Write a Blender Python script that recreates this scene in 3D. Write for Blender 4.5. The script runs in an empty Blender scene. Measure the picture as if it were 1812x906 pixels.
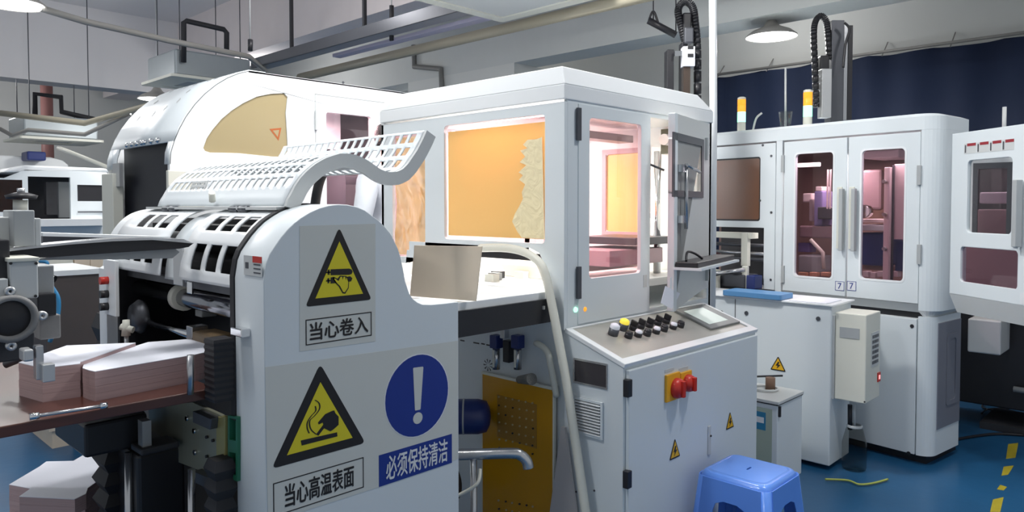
import bpy, bmesh, math, random
from mathutils import Vector, Matrix
from mathutils.geometry import tessellate_polygon
random.seed(7)
SC = bpy.context.scene
COL = SC.collection
PI = math.pi
# ------------------------------------------------------------------ camera
FP, EYE, AZ, PT = 1292.0, 1.6, math.radians(44), math.radians(1.85)
cd = bpy.data.cameras.new('camera'); cam = bpy.data.objects.new('camera', cd); COL.objects.link(cam)
cam.location = (0, 0, EYE); cam.rotation_euler = (PI/2-PT, 0, AZ-PI/2)
cd.sensor_width = 36; cd.shift_y = -46/1812; cd.lens = 36*FP/1812; cd.clip_end = 100
SC.camera = cam
# ------------------------------------------------------------------ world, light, exposure
SC.view_settings.view_transform = 'Standard'; SC.view_settings.look = 'None'
SC.view_settings.exposure = 0.0; SC.view_settings.gamma = 1
wd = bpy.data.worlds.new('world'); SC.world = wd; wd.use_nodes = True
wd.node_tree.nodes['Background'].inputs[0].default_value = (0.90, 0.95, 1.0, 1)
wd.node_tree.nodes['Background'].inputs[1].default_value = 0.43
def area(name, loc, power, size, color=(1, .98, .95), rot=(0, 0, 0), sy=None, spread=None):
    l = bpy.data.lights.new(name, 'AREA'); l.energy = power; l.color = color
    l.shape = 'RECTANGLE' if sy else 'DISK'; l.size = size
    if sy: l.size_y = sy
    if spread: l.spread = spread
    o = bpy.data.objects.new(name, l); COL.objects.link(o); o.location = loc; o.rotation_euler = rot
    return o
LAMPS = [(3.0, 2.6, 3.8, 70), (1.9, 3.1, 3.75, 20), (0.6, 2.35, 3.7, 32), (3.2, 0.6, 3.8, 34), (6.3, 2.907, 3.12, 30), (5.0, 0.2, 3.8, 26)]  # one seen pendant; the others are unseen lamps added for light
for i, (x, y, z, p) in enumerate(LAMPS):
    area('lamp_light', (x, y, z-0.03), p, 0.36, (1, 0.99, 0.97))
area('hood_strip_light', (2.56, 2.40, 2.02), 11, 0.06, (1, 0.97, 0.90), sy=0.5)
area('hood_strip_light', (3.15, 2.9, 2.02), 22, 0.5, (1, 0.93, 0.80), sy=0.06)
area('cabinet_fill_light', (5.6, 2.0, 1.95), 11, 0.5, (1, 0.93, 0.9), sy=0.06)
area('cabinet_fill_light', (5.14, 1.72, 1.95), 4.5, 0.06, (1, 0.9, 0.9), sy=0.8)  # added near the doors to brighten the inner panels
area('cabinet_fill_light', (6.2, 1.1, 1.9), 3, 0.3, (1, 0.9, 0.9), sy=0.3)  # added to brighten the boxes behind the open door
area('cabinet_fill_light', (2.6, 4.5, 2.27), 60, 0.8, (1, 0.97, 0.95), sy=0.08)  # added inside the arched machine to brighten its door window
def fill_point(x, y, z, p, color=(1, .98, .97), r=.12):  # unseen fill lights added to brighten ceiling, walls and far areas
    l = bpy.data.lights.new('fill_point_light', 'POINT'); l.energy = p; l.color = color; l.shadow_soft_size = r
    o = bpy.data.objects.new('fill_point_light', l); COL.objects.link(o); o.location = (x, y, z)
for b_ in ((1.0, 7.2, 3.5, 20), (5.0, 9.6, 3.3, 26), (2.2, 9.4, 3.2, 16), (7.4, 3.4, 3.6, 13), (-1.0, 3.0, 3.6, 34), (3.2, 5.6, 3.5, 24), (7.3, 8.6, 3.2, 20), (2.0, 13.2, 3.3, 34)): fill_point(*b_)
# ------------------------------------------------------------------ pixel rays onto real planes
_F = Vector((math.cos(AZ)*math.cos(PT), math.sin(AZ)*math.cos(PT), -math.sin(PT)))
_R = Vector((math.sin(AZ), -math.cos(AZ), 0))
_U = Vector((math.cos(AZ)*math.sin(PT), math.sin(AZ)*math.sin(PT), math.cos(PT)))
_O = Vector((0, 0, EYE))
def ray(u, v): return _F+_R*((u-906)/FP)+_U*((407-v)/FP)
def P(u, v, x=None, y=None, z=None, d=None):
    r = ray(u, v)
    t = x/r.x if x is not None else y/r.y if y is not None else (z-EYE)/r.z if z is not None else d
    return _O+r*t
# ------------------------------------------------------------------ mesh builder
class Frame:
    def __init__(s, o, a, b=(0, 0, 1)):
        s.o = Vector(o); s.a = Vector(a).normalized(); s.b = Vector(b).normalized(); s.n = s.a.cross(s.b).normalized()
    def p(s, i, j, w=0): return s.o+s.a*i+s.b*j+s.n*w
    def at(s, u, v):
        r = ray(u, v); t = (s.o-_O).dot(s.n)/r.dot(s.n); q = _O+r*t-s.o
        return (q.dot(s.a), q.dot(s.b))
    def pts(s, L): return [s.at(*k) for k in L]
    def rect(s, tl, tr, bl, br):
        A, B, C, D = [s.at(*k) for k in (tl, tr, bl, br)]
        return ((A[0]+C[0])/2, (C[1]+D[1])/2, (B[0]+D[0])/2, (A[1]+B[1])/2)
def rrect(x0, y0, x1, y1, r=0.0, n=4):
    if r <= 0: return [(x0, y0), (x1, y0), (x1, y1), (x0, y1)]
    r = min(r, (x1-x0)/2.01, (y1-y0)/2.01); o = []
    for cx, cy, a in ((x0+r, y0+r, PI), (x1-r, y0+r, 1.5*PI), (x1-r, y1-r, 0), (x0+r, y1-r, .5*PI)):
        for k in range(n+1): o.append((cx+r*math.cos(a+k*PI/2/n), cy+r*math.sin(a+k*PI/2/n)))
    return o
def circ(cx, cy, r, n=28, ry=None):
    return [(cx+r*math.cos(2*PI*k/n), cy+(ry or r)*math.sin(2*PI*k/n)) for k in range(n)]
def roundpoly(pts, r, n=4):
    o = []
    for i in range(len(pts)):
        p = Vector(pts[i]); a = (Vector(pts[i-1])-p).normalized(); b = (Vector(pts[(i+1) % len(pts)])-p).normalized()
        ang = a.angle(b); d = r/math.tan(ang/2); A = p+a*d; B = p+b*d
        for k in range(n+1):
            t = k/n; o.append(tuple((1-t)**2*A+2*t*(1-t)*p+t*t*B))
    return o
class MB:
    def __init__(s): s.v = []; s.f = []; s.m = []; s.sm = []
    def add(s, vs, fs, m=0, sm=False):
        b = len(s.v); s.v += [Vector(q) for q in vs]
        for f in fs: s.f.append([b+i for i in f]); s.m.append(m); s.sm.append(sm)
        return s
    def hexa(s, c, m=0):
        return s.add(c, [(0, 3, 2, 1), (4, 5, 6, 7), (0, 1, 5, 4), (1, 2, 6, 5), (2, 3, 7, 6), (3, 0, 4, 7)], m)
    def box(s, x0, x1, y0, y1, z0, z1, m=0):
        return s.hexa([(x0, y0, z0), (x1, y0, z0), (x1, y1, z0), (x0, y1, z0), (x0, y0, z1), (x1, y0, z1), (x1, y1, z1), (x0, y1, z1)], m)
    def fbox(s, F, i0, i1, j0, j1, w0, w1, m=0):
        return s.hexa([F.p(i0, j0, w0), F.p(i1, j0, w0), F.p(i1, j0, w1), F.p(i0, j0, w1), F.p(i0, j1, w0), F.p(i1, j1, w0), F.p(i1, j1, w1), F.p(i0, j1, w1)], m)
    def plate(s, F, outer, holes=(), t=0.02, w=0.0, m=0, sm=False):
        loops = [list(outer)]+[list(h) for h in holes]
        flat = [q for L in loops for q in L]; n = len(flat)
        tris = tessellate_polygon([[Vector((q[0], q[1], 0)) for q in L] for L in loops])
        vs = [F.p(q[0], q[1], w) for q in flat]+[F.p(q[0], q[1], w-t) for q in flat]
        s.add(vs, [tuple(k) for k in tris]+[tuple(n+i for i in reversed(k)) for k in tris], m)
        fs = []; b = 0
        for L in loops:
            c = len(L)
            for i in range(c): fs.append((b+i, b+(i+1) % c, n+b+(i+1) % c, n+b+i))
            b += c
        base = len(s.v)-2*n
        for f in fs: s.f.append([base+i for i in f]); s.m.append(m); s.sm.append(sm)
        return s
    def flat(s, F, pts, w=0.001, t=0.0006, m=0): return s.plate(F, pts, (), t, w, m)
    def prism(s, pts, ext, m=0, sm=False):
        n = len(pts); e = Vector(ext); pts = [Vector(q) for q in pts]
        tris = tessellate_polygon([pts])
        s.add(pts+[q+e for q in pts], [tuple(k) for k in tris]+[tuple(n+i for i in reversed(k)) for k in tris], m)
        base = len(s.v)-2*n
        for i in range(n):
            s.f.append([base+i, base+(i+1) % n, base+n+(i+1) % n, base+n+i]); s.m.append(m); s.sm.append(sm)
        return s
    def tube(s, path, r, seg=10, m=0, cap=True, flat=None):
        path = [Vector(q) for q in path]; rs = r if isinstance(r, (list, tuple)) else [r]*len(path)
        rings = []; nrm = None
        for i, p in enumerate(path):
            a = path[max(0, i-1)]; b = path[min(len(path)-1, i+1)]; d = (b-a)
            d = d.normalized() if d.length > 1e-9 else Vector((0, 0, 1))
            if nrm is None:
                nrm = d.orthogonal().normalized()
            nrm = (nrm-d*nrm.dot(d))
            nrm = nrm.normalized() if nrm.length > 1e-6 else d.orthogonal().normalized()
            bi = d.cross(nrm)
            rings.append([p+(nrm*math.cos(2*PI*k/seg)+bi*math.sin(2*PI*k/seg))*rs[i] for k in range(seg)])
        vs = [q for R in rings for q in R]; fs = []
        for i in range(len(rings)-1):
            for k in range(seg):
                fs.append((i*seg+k, i*seg+(k+1) % seg, (i+1)*seg+(k+1) % seg, (i+1)*seg+k))
        s.add(vs, fs, m, True)
        base = len(s.v)-len(vs)
        if cap:
            s.f.append([base+k for k in reversed(range(seg))]); s.m.append(m); s.sm.append(False)
            s.f.append([base+(len(rings)-1)*seg+k for k in range(seg)]); s.m.append(m); s.sm.append(False)
        return s
    def cyl(s, a, b, r, r2=None, seg=20, m=0): return s.tube([a, b], [r, r if r2 is None else r2], seg, m)
    def lathe(s, c, prof, seg=28, m=0, ax=(0, 0, 1)):
        ax = Vector(ax).normalized(); u = ax.orthogonal().normalized(); v = ax.cross(u); c = Vector(c)
        vs = []; fs = []
        for r, h in prof:
            for k in range(seg): vs.append(c+ax*h+(u*math.cos(2*PI*k/seg)+v*math.sin(2*PI*k/seg))*max(r, 1e-4))
        for i in range(len(prof)-1):
            for k in range(seg): fs.append((i*seg+k, i*seg+(k+1) % seg, (i+1)*seg+(k+1) % seg, (i+1)*seg+k))
        return s.add(vs, fs, m, True)
    def sheet(s, A, B, m=0):                      # ribbon between two polylines
        n = len(A); return s.add(list(A)+list(B), [(i, i+1, n+i+1, n+i) for i in range(n-1)], m, True)
    def ybox(s, u0, v0, u1, v1, y, t, m=0):
        a = P(u0, (v0+v1)/2, y=y); b = P(u1, (v0+v1)/2, y=y); um = (u0+u1)/2
        return s.box(a.x, b.x, y, y+t, P(um, v1, y=y).z, P(um, v0, y=y).z, m)
    def xbox(s, u0, v0, u1, v1, x, t, m=0):
        a = P(u0, (v0+v1)/2, x=x); b = P(u1, (v0+v1)/2, x=x); um = (u0+u1)/2
        return s.box(x, x+t, b.y, a.y, P(um, v1, x=x).z, P(um, v0, x=x).z, m)
def smooth_path(pts, n=6):
    pts = [Vector(p) for p in pts]; o = []
    for i in range(len(pts)-1):
        p0 = pts[max(0, i-1)]; p1 = pts[i]; p2 = pts[i+1]; p3 = pts[min(len(pts)-1, i+2)]
        for k in range(n):
            t = k/n
            o.append(0.5*((2*p1)+(p2-p0)*t+(2*p0-5*p1+4*p2-p3)*t*t+(3*p1-p0-3*p2+p3)*t**3))
    o.append(pts[-1]); return o
# ------------------------------------------------------------------ materials
MATS = {}
def mat(name, col, rough=0.45, metal=0.0, noise=0.04, nscale=6, bump=0.0, bscale=60, emit=None, est=1.0, spec=0.5, coat=0.0):
    m = bpy.data.materials.new(name); m.use_nodes = True; nt = m.node_tree; b = nt.nodes['Principled BSDF']
    b.inputs['Roughness'].default_value = rough; b.inputs['Metallic'].default_value = metal
    b.inputs['Specular IOR Level'].default_value = spec; b.inputs['Coat Weight'].default_value = coat
    tc = nt.nodes.new('ShaderNodeTexCoord'); nz = nt.nodes.new('ShaderNodeTexNoise'); nz.inputs['Scale'].default_value = nscale
    nz.inputs['Detail'].default_value = 4
    nt.links.new(tc.outputs['Object'], nz.inputs['Vector'])
    mx = nt.nodes.new('ShaderNodeMix'); mx.data_type = 'RGBA'
    mx.inputs[6].default_value = tuple(c*(1-noise) for c in col)+(1,); mx.inputs[7].default_value = tuple(min(1, c*(1+noise)) for c in col)+(1,)
    nt.links.new(nz.outputs['Fac'], mx.inputs[0]); nt.links.new(mx.outputs[2], b.inputs['Base Color'])
    if bump:
        n2 = nt.nodes.new('ShaderNodeTexNoise'); n2.inputs['Scale'].default_value = bscale
        nt.links.new(tc.outputs['Object'], n2.inputs['Vector'])
        bp = nt.nodes.new('ShaderNodeBump'); bp.inputs['Strength'].default_value = bump; bp.inputs['Distance'].default_value = 0.02
        nt.links.new(n2.outputs['Fac'], bp.inputs['Height']); nt.links.new(bp.outputs[0], b.inputs['Normal'])
    if emit: b.inputs['Emission Color'].default_value = tuple(emit)+(1,); b.inputs['Emission Strength'].default_value = est
    MATS[name] = m; return m
def glass(name, tint, gloss=0.12, rough=0.03):
    m = bpy.data.materials.new(name); m.use_nodes = True; nt = m.node_tree; nt.nodes.remove(nt.nodes['Principled BSDF'])
    out = nt.nodes['Material Output']; tr = nt.nodes.new('ShaderNodeBsdfTransparent'); tr.inputs[0].default_value = tuple(tint)+(1,)
    gl = nt.nodes.new('ShaderNodeBsdfGlossy'); gl.inputs['Roughness'].default_value = rough
    fr = nt.nodes.new('ShaderNodeLayerWeight'); pw = nt.nodes.new('ShaderNodeMath'); pw.operation = 'POWER'; pw.inputs[1].default_value = 4; nt.links.new(fr.outputs['Facing'], pw.inputs[0])
    ma = nt.nodes.new('ShaderNodeMath'); ma.operation = 'MULTIPLY_ADD'; ma.inputs[1].default_value = .6; ma.inputs[2].default_value = gloss*0.35; nt.links.new(pw.outputs[0], ma.inputs[0])
    mx = nt.nodes.new('ShaderNodeMixShader'); nt.links.new(ma.outputs[0], mx.inputs[0]); nt.links.new(tr.outputs[0], mx.inputs[1]); nt.links.new(gl.outputs[0], mx.inputs[2])
    nt.links.new(mx.outputs[0], out.inputs[0]); return m
def film(name, col, trans=0.5, gloss=0.08, rough=0.3, bump=0.0, bscale=8):
    m = bpy.data.materials.new(name); m.use_nodes = True; nt = m.node_tree; nt.nodes.remove(nt.nodes['Principled BSDF'])
    out = nt.nodes['Material Output']; c = tuple(col)+(1,)
    d = nt.nodes.new('ShaderNodeBsdfDiffuse'); t = nt.nodes.new('ShaderNodeBsdfTranslucent')
    tc = nt.nodes.new('ShaderNodeTexCoord'); nz = nt.nodes.new('ShaderNodeTexNoise'); nz.inputs['Scale'].default_value = 2.5
    nt.links.new(tc.outputs['Object'], nz.inputs['Vector'])
    mxc = nt.nodes.new('ShaderNodeMix'); mxc.data_type = 'RGBA'; mxc.inputs[6].default_value = tuple(k*.93 for k in col)+(1,); mxc.inputs[7].default_value = c
    nt.links.new(nz.outputs['Fac'], mxc.inputs[0]); nt.links.new(mxc.outputs[2], d.inputs[0]); nt.links.new(mxc.outputs[2], t.inputs[0])
    a = nt.nodes.new('ShaderNodeMixShader'); a.inputs[0].default_value = trans; nt.links.new(d.outputs[0], a.inputs[1]); nt.links.new(t.outputs[0], a.inputs[2])
    g = nt.nodes.new('ShaderNodeBsdfGlossy'); g.inputs['Roughness'].default_value = rough
    b = nt.nodes.new('ShaderNodeMixShader'); b.inputs[0].default_value = gloss; nt.links.new(a.outputs[0], b.inputs[1]); nt.links.new(g.outputs[0], b.inputs[2])
    if bump:
        n2 = nt.nodes.new('ShaderNodeTexNoise'); n2.inputs['Scale'].default_value = bscale; n2.inputs['Distortion'].default_value = 1.5
        nt.links.new(tc.outputs['Object'], n2.inputs['Vector'])
        bp = nt.nodes.new('ShaderNodeBump'); bp.inputs['Strength'].default_value = bump; bp.inputs['Distance'].default_value = 0.1
        nt.links.new(n2.outputs['Fac'], bp.inputs['Height']); nt.links.new(bp.outputs[0], g.inputs['Normal']); nt.links.new(bp.outputs[0], d.inputs['Normal'])
    nt.links.new(b.outputs[0], out.inputs[0]); return m
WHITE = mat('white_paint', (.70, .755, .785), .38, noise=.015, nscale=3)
BWHITE = mat('bright_white_paint', (.80, .83, .85), .38, noise=.015, nscale=3)
GREY = mat('grey_paint', (.40, .42, .43), .45)
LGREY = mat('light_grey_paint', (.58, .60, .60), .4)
CREAM = mat('cream_paint', (.72, .72, .64), .45)
SAGE = mat('sage_plate', (.36, .37, .29), .35, metal=.4)
BLACK = mat('black_paint', (.018, .018, .022), .4)
DARK = mat('dark_interior', (.035, .036, .042), .55, noise=.3, nscale=12)
MIDD = mat('dark_grey_metal', (.10, .105, .12), .4, metal=.5)
RUBBER = mat('black_rubber', (.02, .02, .024), .6)
STEEL = mat('steel', (.55, .56, .58), .25, metal=.9)
CHROME = mat('chrome', (.75, .76, .78), .1, metal=1)
ALU = mat('aluminium', (.62, .63, .64), .35, metal=.75)
BLUEP = mat('blue_plastic', (.12, .30, .86), .28, noise=.03, coat=.3)
BLUET = mat('blue_tray_plastic', (.10, .27, .52), .4)
NAVY = mat('navy_paint', (.015, .03, .15), .35)
CARD = mat('cardboard', (.74, .63, .50), .75, noise=.05, nscale=5)
PAPER = mat('white_paper', (.80, .82, .90), .7, noise=.02)
YEL = mat('yellow_acrylic', (.55, .27, .008), .25, noise=.08, nscale=3, coat=.2)
SYEL = mat('sign_yellow', (.72, .62, .02), .5)
SBLK = mat('sign_black', (.015, .012, .012), .5)
SWHT = mat('sign_white', (.64, .655, .62), .5, noise=.02)
SBLU = mat('sign_blue', (.012, .035, .26), .45)
LETW = mat('lettering_white', (.75, .77, .80), .5)
RED = mat('red_plastic', (.55, .03, .02), .35)
KYEL = mat('yellow_plastic', (.85, .42, .02), .4)
ORG = mat('electric_yellow', (.80, .45, .01), .5)
BOARD = mat('brown_board', (.085, .03, .022), .3, noise=.3, nscale=7, coat=.3)
BROWNB = mat('brown_carton', (.085, .07, .068), .7, noise=.1)
CONC = mat('cast_iron_grey', (.22, .22, .22), .6, noise=.2, nscale=20)
LEDW = mat('lamp_diffuser', (.9, .9, .9), .5, emit=(1, 1, 1), est=9)
STRIP = mat('hood_tube', (.9, .9, .9), .5, emit=(1, .96, .9), est=6)
SCREEN = mat('touch_screen_face', (.45, .50, .47), .3, emit=(.75, .85, .8), est=.35)
LGRN = mat('green_light', (.1, .6, .3), .4, emit=(.35, 1, .65), est=2.2)
LAMB = mat('amber_light', (.8, .3, .02), .4, emit=(1, .36, .03), est=1.0)
PIPE = mat('painted_pipe', (.30, .29, .27), .5)
TANP = mat('tan_pipe', (.36, .33, .25), .5)
GLS = glass('pink_acrylic', (.86, .70, .73)); GLD = glass('smoked_pink_acrylic', (.70, .59, .63)); GLC = glass('clear_acrylic', (.85, .86, .86))
GLB = glass('amber_brown_acrylic', (.55, .22, .08))
FILM = film('amber_film', (.95, .69, .27), .26, .05); FILMP = film('pale_amber_film', (1.0, .88, .56), .06, .10, .3, .15, 14)
FILMC = film('crumpled_film', (.90, .62, .28), .3, .30, .2, .7, 4); FILMK = film('khaki_film', (.46, .37, .20), .1, .08)
FILMB = film('brown_film', (.19, .065, .025), .2, .10)
def pinkpaper():
    m = bpy.data.materials.new('pink_sheet_edges'); m.use_nodes = True; nt = m.node_tree; b = nt.nodes['Principled BSDF']
    b.inputs['Roughness'].default_value = .8
    tc = nt.nodes.new('ShaderNodeTexCoord'); mp = nt.nodes.new('ShaderNodeMapping'); mp.inputs['Scale'].default_value = (1, 1, 160)
    nz = nt.nodes.new('ShaderNodeTexNoise'); nz.inputs['Scale'].default_value = 2.5; nz.inputs['Detail'].default_value = 3
    cr = nt.nodes.new('ShaderNodeValToRGB'); cr.color_ramp.elements[0].color = (.52, .36, .36, 1); cr.color_ramp.elements[1].color = (.60, .43, .42, 1)
    cr.color_ramp.elements[0].position = .35; cr.color_ramp.elements[1].position = .65
    nt.links.new(tc.outputs['Object'], mp.inputs[0]); nt.links.new(mp.outputs[0], nz.inputs['Vector']); nt.links.new(nz.outputs['Fac'], cr.inputs[0]); nt.links.new(cr.outputs[0], b.inputs['Base Color'])
    return m
PINK = pinkpaper()
# ------------------------------------------------------------------ objects
WORLD = {}
def mk(name, mb, mats, parent=None, bevel=0.0, solid=0.0):
    me = bpy.data.meshes.new(name)
    lo = Vector([min(v[i] for v in mb.v) for i in range(3)]); hi = Vector([max(v[i] for v in mb.v) for i in range(3)])
    c = Vector(((lo.x+hi.x)/2, (lo.y+hi.y)/2, lo.z))
    me.from_pydata([v-c for v in mb.v], [], mb.f)
    for i, p in enumerate(me.polygons): p.material_index = mb.m[i]; p.use_smooth = mb.sm[i]
    bm = bmesh.new(); bm.from_mesh(me); bmesh.ops.recalc_face_normals(bm, faces=bm.faces); bm.to_mesh(me); bm.free()
    for m in (mats if isinstance(mats, (list, tuple)) else [mats]): me.materials.append(m)
    o = bpy.data.objects.new(name, me); COL.objects.link(o)
    if parent is not None: o.parent = parent; o.location = c-WORLD[parent.name]
    else: o.location = c
    WORLD[o.name] = c
    if bevel:
        b = o.modifiers.new('bevel', 'BEVEL'); b.width = bevel; b.segments = 2; b.limit_method = 'ANGLE'; b.angle_limit = math.radians(50)
    if solid:
        b = o.modifiers.new('solid', 'SOLIDIFY'); b.thickness = solid; b.offset = 0
    return o
def tag(o, label, cat, group=None, kind=None):
    o['label'] = label; o['category'] = cat
    if group: o['group'] = group
    if kind: o['kind'] = kind
    return o
def thing(name, loc, label, cat, group=None):
    o = bpy.data.objects.new(name, None); COL.objects.link(o); o.location = loc; o.empty_display_size = .1
    WORLD[o.name] = Vector(loc); return tag(o, label, cat, group)
def struct(name, mb, m, bevel=0, parent=None):
    o = mk(name, mb, m, parent, bevel)
    if parent is None: o['kind'] = 'structure'
    return o
def copy_tree(o, parent=None):
    c = o.copy(); COL.objects.link(c); c.parent = parent
    for ch in list(o.children): copy_tree(ch, c)
    return c
def text_mb(body, F, i0, j0, i1, j1, w=0.0016, bold=0.0, shear=0.0, fit=True):
    cu = bpy.data.curves.new('t', 'FONT'); cu.body = body; cu.offset = 0.0; cu.resolution_u = 3
    ob = bpy.data.objects.new('t', cu); COL.objects.link(ob)
    dg = bpy.context.evaluated_depsgraph_get(); dg.update()
    me = bpy.data.meshes.new_from_object(ob.evaluated_get(dg))
    xs = [v.co.x for v in me.vertices]; ys = [v.co.y for v in me.vertices]
    x0, x1, y0, y1 = min(xs), max(xs), min(ys), max(ys)
    mb = MB()
    for k, (di, dj) in enumerate([(0, 0)]+([(-bold, 0), (bold, 0), (0, bold), (0, -bold)] if bold else [])):
        mb.add([F.p(i0+(v.co.x-x0)/(x1-x0)*(i1-i0)+di, j0+(v.co.y-y0)/(y1-y0)*(j1-j0)+dj, w+k*.00008) for v in me.vertices], [tuple(p.vertices) for p in me.polygons])
    bpy.data.objects.remove(ob); bpy.data.meshes.remove(me); bpy.data.curves.remove(cu)
    return mb
def warn_tri(F, px_pts, parent, name='electric_warning_sign'):
    A = F.pts(px_pts)                           # left-bottom, right-bottom, top
    cx = (A[0][0]+A[1][0])/2; b = (A[0][1]+A[1][1])/2; wv = (A[1][0]-A[0][0])/2; h = A[2][1]-b
    o = mk(name, MB().flat(F, roundpoly([(cx-wv, b), (cx+wv, b), (cx, b+h)], wv*.12), .002), SBLK, parent)
    k = .78; cy = b+h*.36
    mk('sign_face', MB().flat(F, [(cx-wv*k, cy+(b-cy)*k), (cx+wv*k, cy+(b-cy)*k), (cx, cy+(b+h-cy)*k)], .003), ORG, o)
    z = [(0, .62), (-.16, .34), (-.02, .34), (-.1, .12), (.18, .42), (.03, .42), (.1, .62)]
    mk('lightning_mark', MB().flat(F, [(cx+q[0]*h, b+q[1]*h) for q in z], .004), SBLK, o)
    return o
def screws(F, px, parent, r=.006, m=None):
    for u, v in px:
        i, j = F.at(u, v); mk('screw', MB().cyl(F.p(i, j, 0), F.p(i, j, .004), r, seg=8), m or MIDD, parent)
# ================================================================== SETTING
def floor_mat():
    m = mat('blue_epoxy_floor', (.016, .095, .215), .30, noise=.3, nscale=1.2, bump=.05, bscale=12, coat=.0); return m
struct('floor', MB().box(-3, 8.6, -4, 15.5, -.1, 0), floor_mat())
WALLM = mat('wall_plaster', (.74, .75, .72), .8, noise=.03, nscale=2); CEILM = mat('ceiling_plaster', (.74, .73, .74), .8, noise=.04, nscale=1.5)
struct('ceiling', MB().box(-3, 8.6, -1.5, 15.5, 4.4, 4.5), CEILM)
struct('wall_right', MB().box(8.3, 8.5, -4, 15.5, 0, 4.4), WALLM)
struct('wall_far', MB().box(-3, 8.3, 15.2, 15.4, 0, 4.4), WALLM)
BEAMM = mat('beam_plaster', (.66, .68, .66), .8, noise=.03); PKM = mat('pink_lit_plaster', (.76, .70, .70), .8, noise=.03)  # pink of the light on the wall is put into the second plaster
struct('trim_1', MB().box(6.2, 6.6, -3.5, 15, 3.28, 4.4), BEAMM)                  # beam over the right bay
struct('trim_2', MB().box(-3, 4.55, 11.5, 11.9, 3.3, 4.4), CEILM)                 # beam over the left bay
struct('trim_3', MB().box(4.55, 5.0, -1.5, 15, 3.62, 4.4), PKM)
struct('wall_column', MB().box(6.2, 7.0, 5.95, 7.95, 0, 3.28), WALLM)
# far left red pipe and wall pieces
tag(mk('standpipe', MB().cyl((3.2, 13.2, 0), (3.2, 13.2, 4.0), .085), mat('red_pipe_paint', (.30, .14, .13), .5)), 'dark red standpipe rising behind the far left machines', 'pipe')
ln = thing('floor_marking', (4.3, .6, 0), 'row of worn yellow paint dashes on the blue floor at the lower right corner', 'marking')
FL = Frame((0, 0, 0), (1, 0, 0), (0, 1, 0))
for pts in ([(1752, 906), (1757, 884), (1776, 880), (1770, 906)], [(1764, 866), (1770, 858), (1782, 862), (1776, 868)], [(1772, 842), (1776, 826), (1794, 824), (1784, 840)], [(1780, 812), (1784, 786), (1802, 784), (1797, 810)]):
    mk('paint_dash', MB().plate(FL, FL.pts(pts), (), .001, .0012), mat('worn_yellow_paint', (.42, .34, .02), .6, noise=.3, nscale=12) if 'worn_yellow_paint' not in MATS else MATS['worn_yellow_paint'], ln)
# blue curtain on the right wall
def curtain():
    cur = mat('navy_tarpaulin', (.012, .024, .066), .7, noise=.1, nscale=2)
    y1 = P(1262, 133, x=8.1).y; y0 = -1.5; n = 90; A = []; B = []
    for k in range(n+1):
        y = y1+(y0-y1)*k/n; x = 8.12+.025*math.sin(k*.9)+.02*math.sin(k*.31+1); sag = .02*abs(math.sin(k*.35))
        A.append((x, y, 3.17-sag)); B.append((x-.03*math.sin(k*.5), y, .4))
    t = thing('hanging_curtain', (8.1, 1.2, .4), 'dark navy sheet hanging along the right wall behind the tall machines', 'curtain')
    mk('cloth', MB().sheet(A, B), cur, t, solid=.004)
    mk('curtain_rail', MB().cyl((8.1, y0, 3.19), (8.1, y1, 3.19), .016), PIPE, t)
    m = MB()
    for k in range(9):
        y = y1-.05-k*.62; m.cyl((8.1, y, 3.15), (8.28, y, 3.32), .006, seg=6)
    mk('rail_hanger', m, PIPE, t)
curtain()
# ================================================================== CEILING GEAR
def pendant():
    t = thing('pendant_lamp', (0, 0, 0), 'lit white dish pendant lamp hanging above the tall white enclosure', 'lamp', 'dish pendant lamps of the hall')
    mk('lamp_shade', MB().lathe((0, 0, 0), [(.225, 0), (.222, .014), (.17, .055), (.11, .08), (.07, .10), (.05, .13), (.04, .15), (.03, .16)]), mat('enamel_shade', (.32, .31, .29), .4), t)
    mk('diffuser', MB().lathe((0, 0, 0), [(.0, -.012), (.15, -.010), (.21, 0.002), (.21, .006)]), LEDW, t)
    mk('socket', MB().lathe((0, 0, 0), [(.028, .155), (.036, .17), (.034, .225), (.012, .24), (.006, .25)]), BLACK, t)
    mk('cord', MB().cyl((0, 0, .24), (0, 0, 1.25), .004, seg=6), LGREY, t)
    return t
pl = pendant()
c = P(1365, 66, z=3.13); pl.location = c
for (u, v, z, lab) in ((20, 8, 3.1, 'bright pendant lamp cut by the top left corner of the picture'), (278, 176, 2.95, 'small distant pendant lamp glowing above the arched machine')):
    q = copy_tree(pl); q.location = P(u, v, z=z); q['label'] = lab
for k, (x, y, z, p) in enumerate(LAMPS):
    if k == 4: continue
    q = copy_tree(pl); q.location = (x, y, z); q['label'] = 'unseen dish pendant lamp added for light above '+('the central hood roof', 'the raised mesh guard', 'the brown pallet board', 'the floor beside the console', '', 'the open door at the right edge')[k]
area('lamp_light', P(20, 8, z=3.06), 30, .36); area('lamp_light', P(278, 176, z=2.9), 40, .36)
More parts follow.
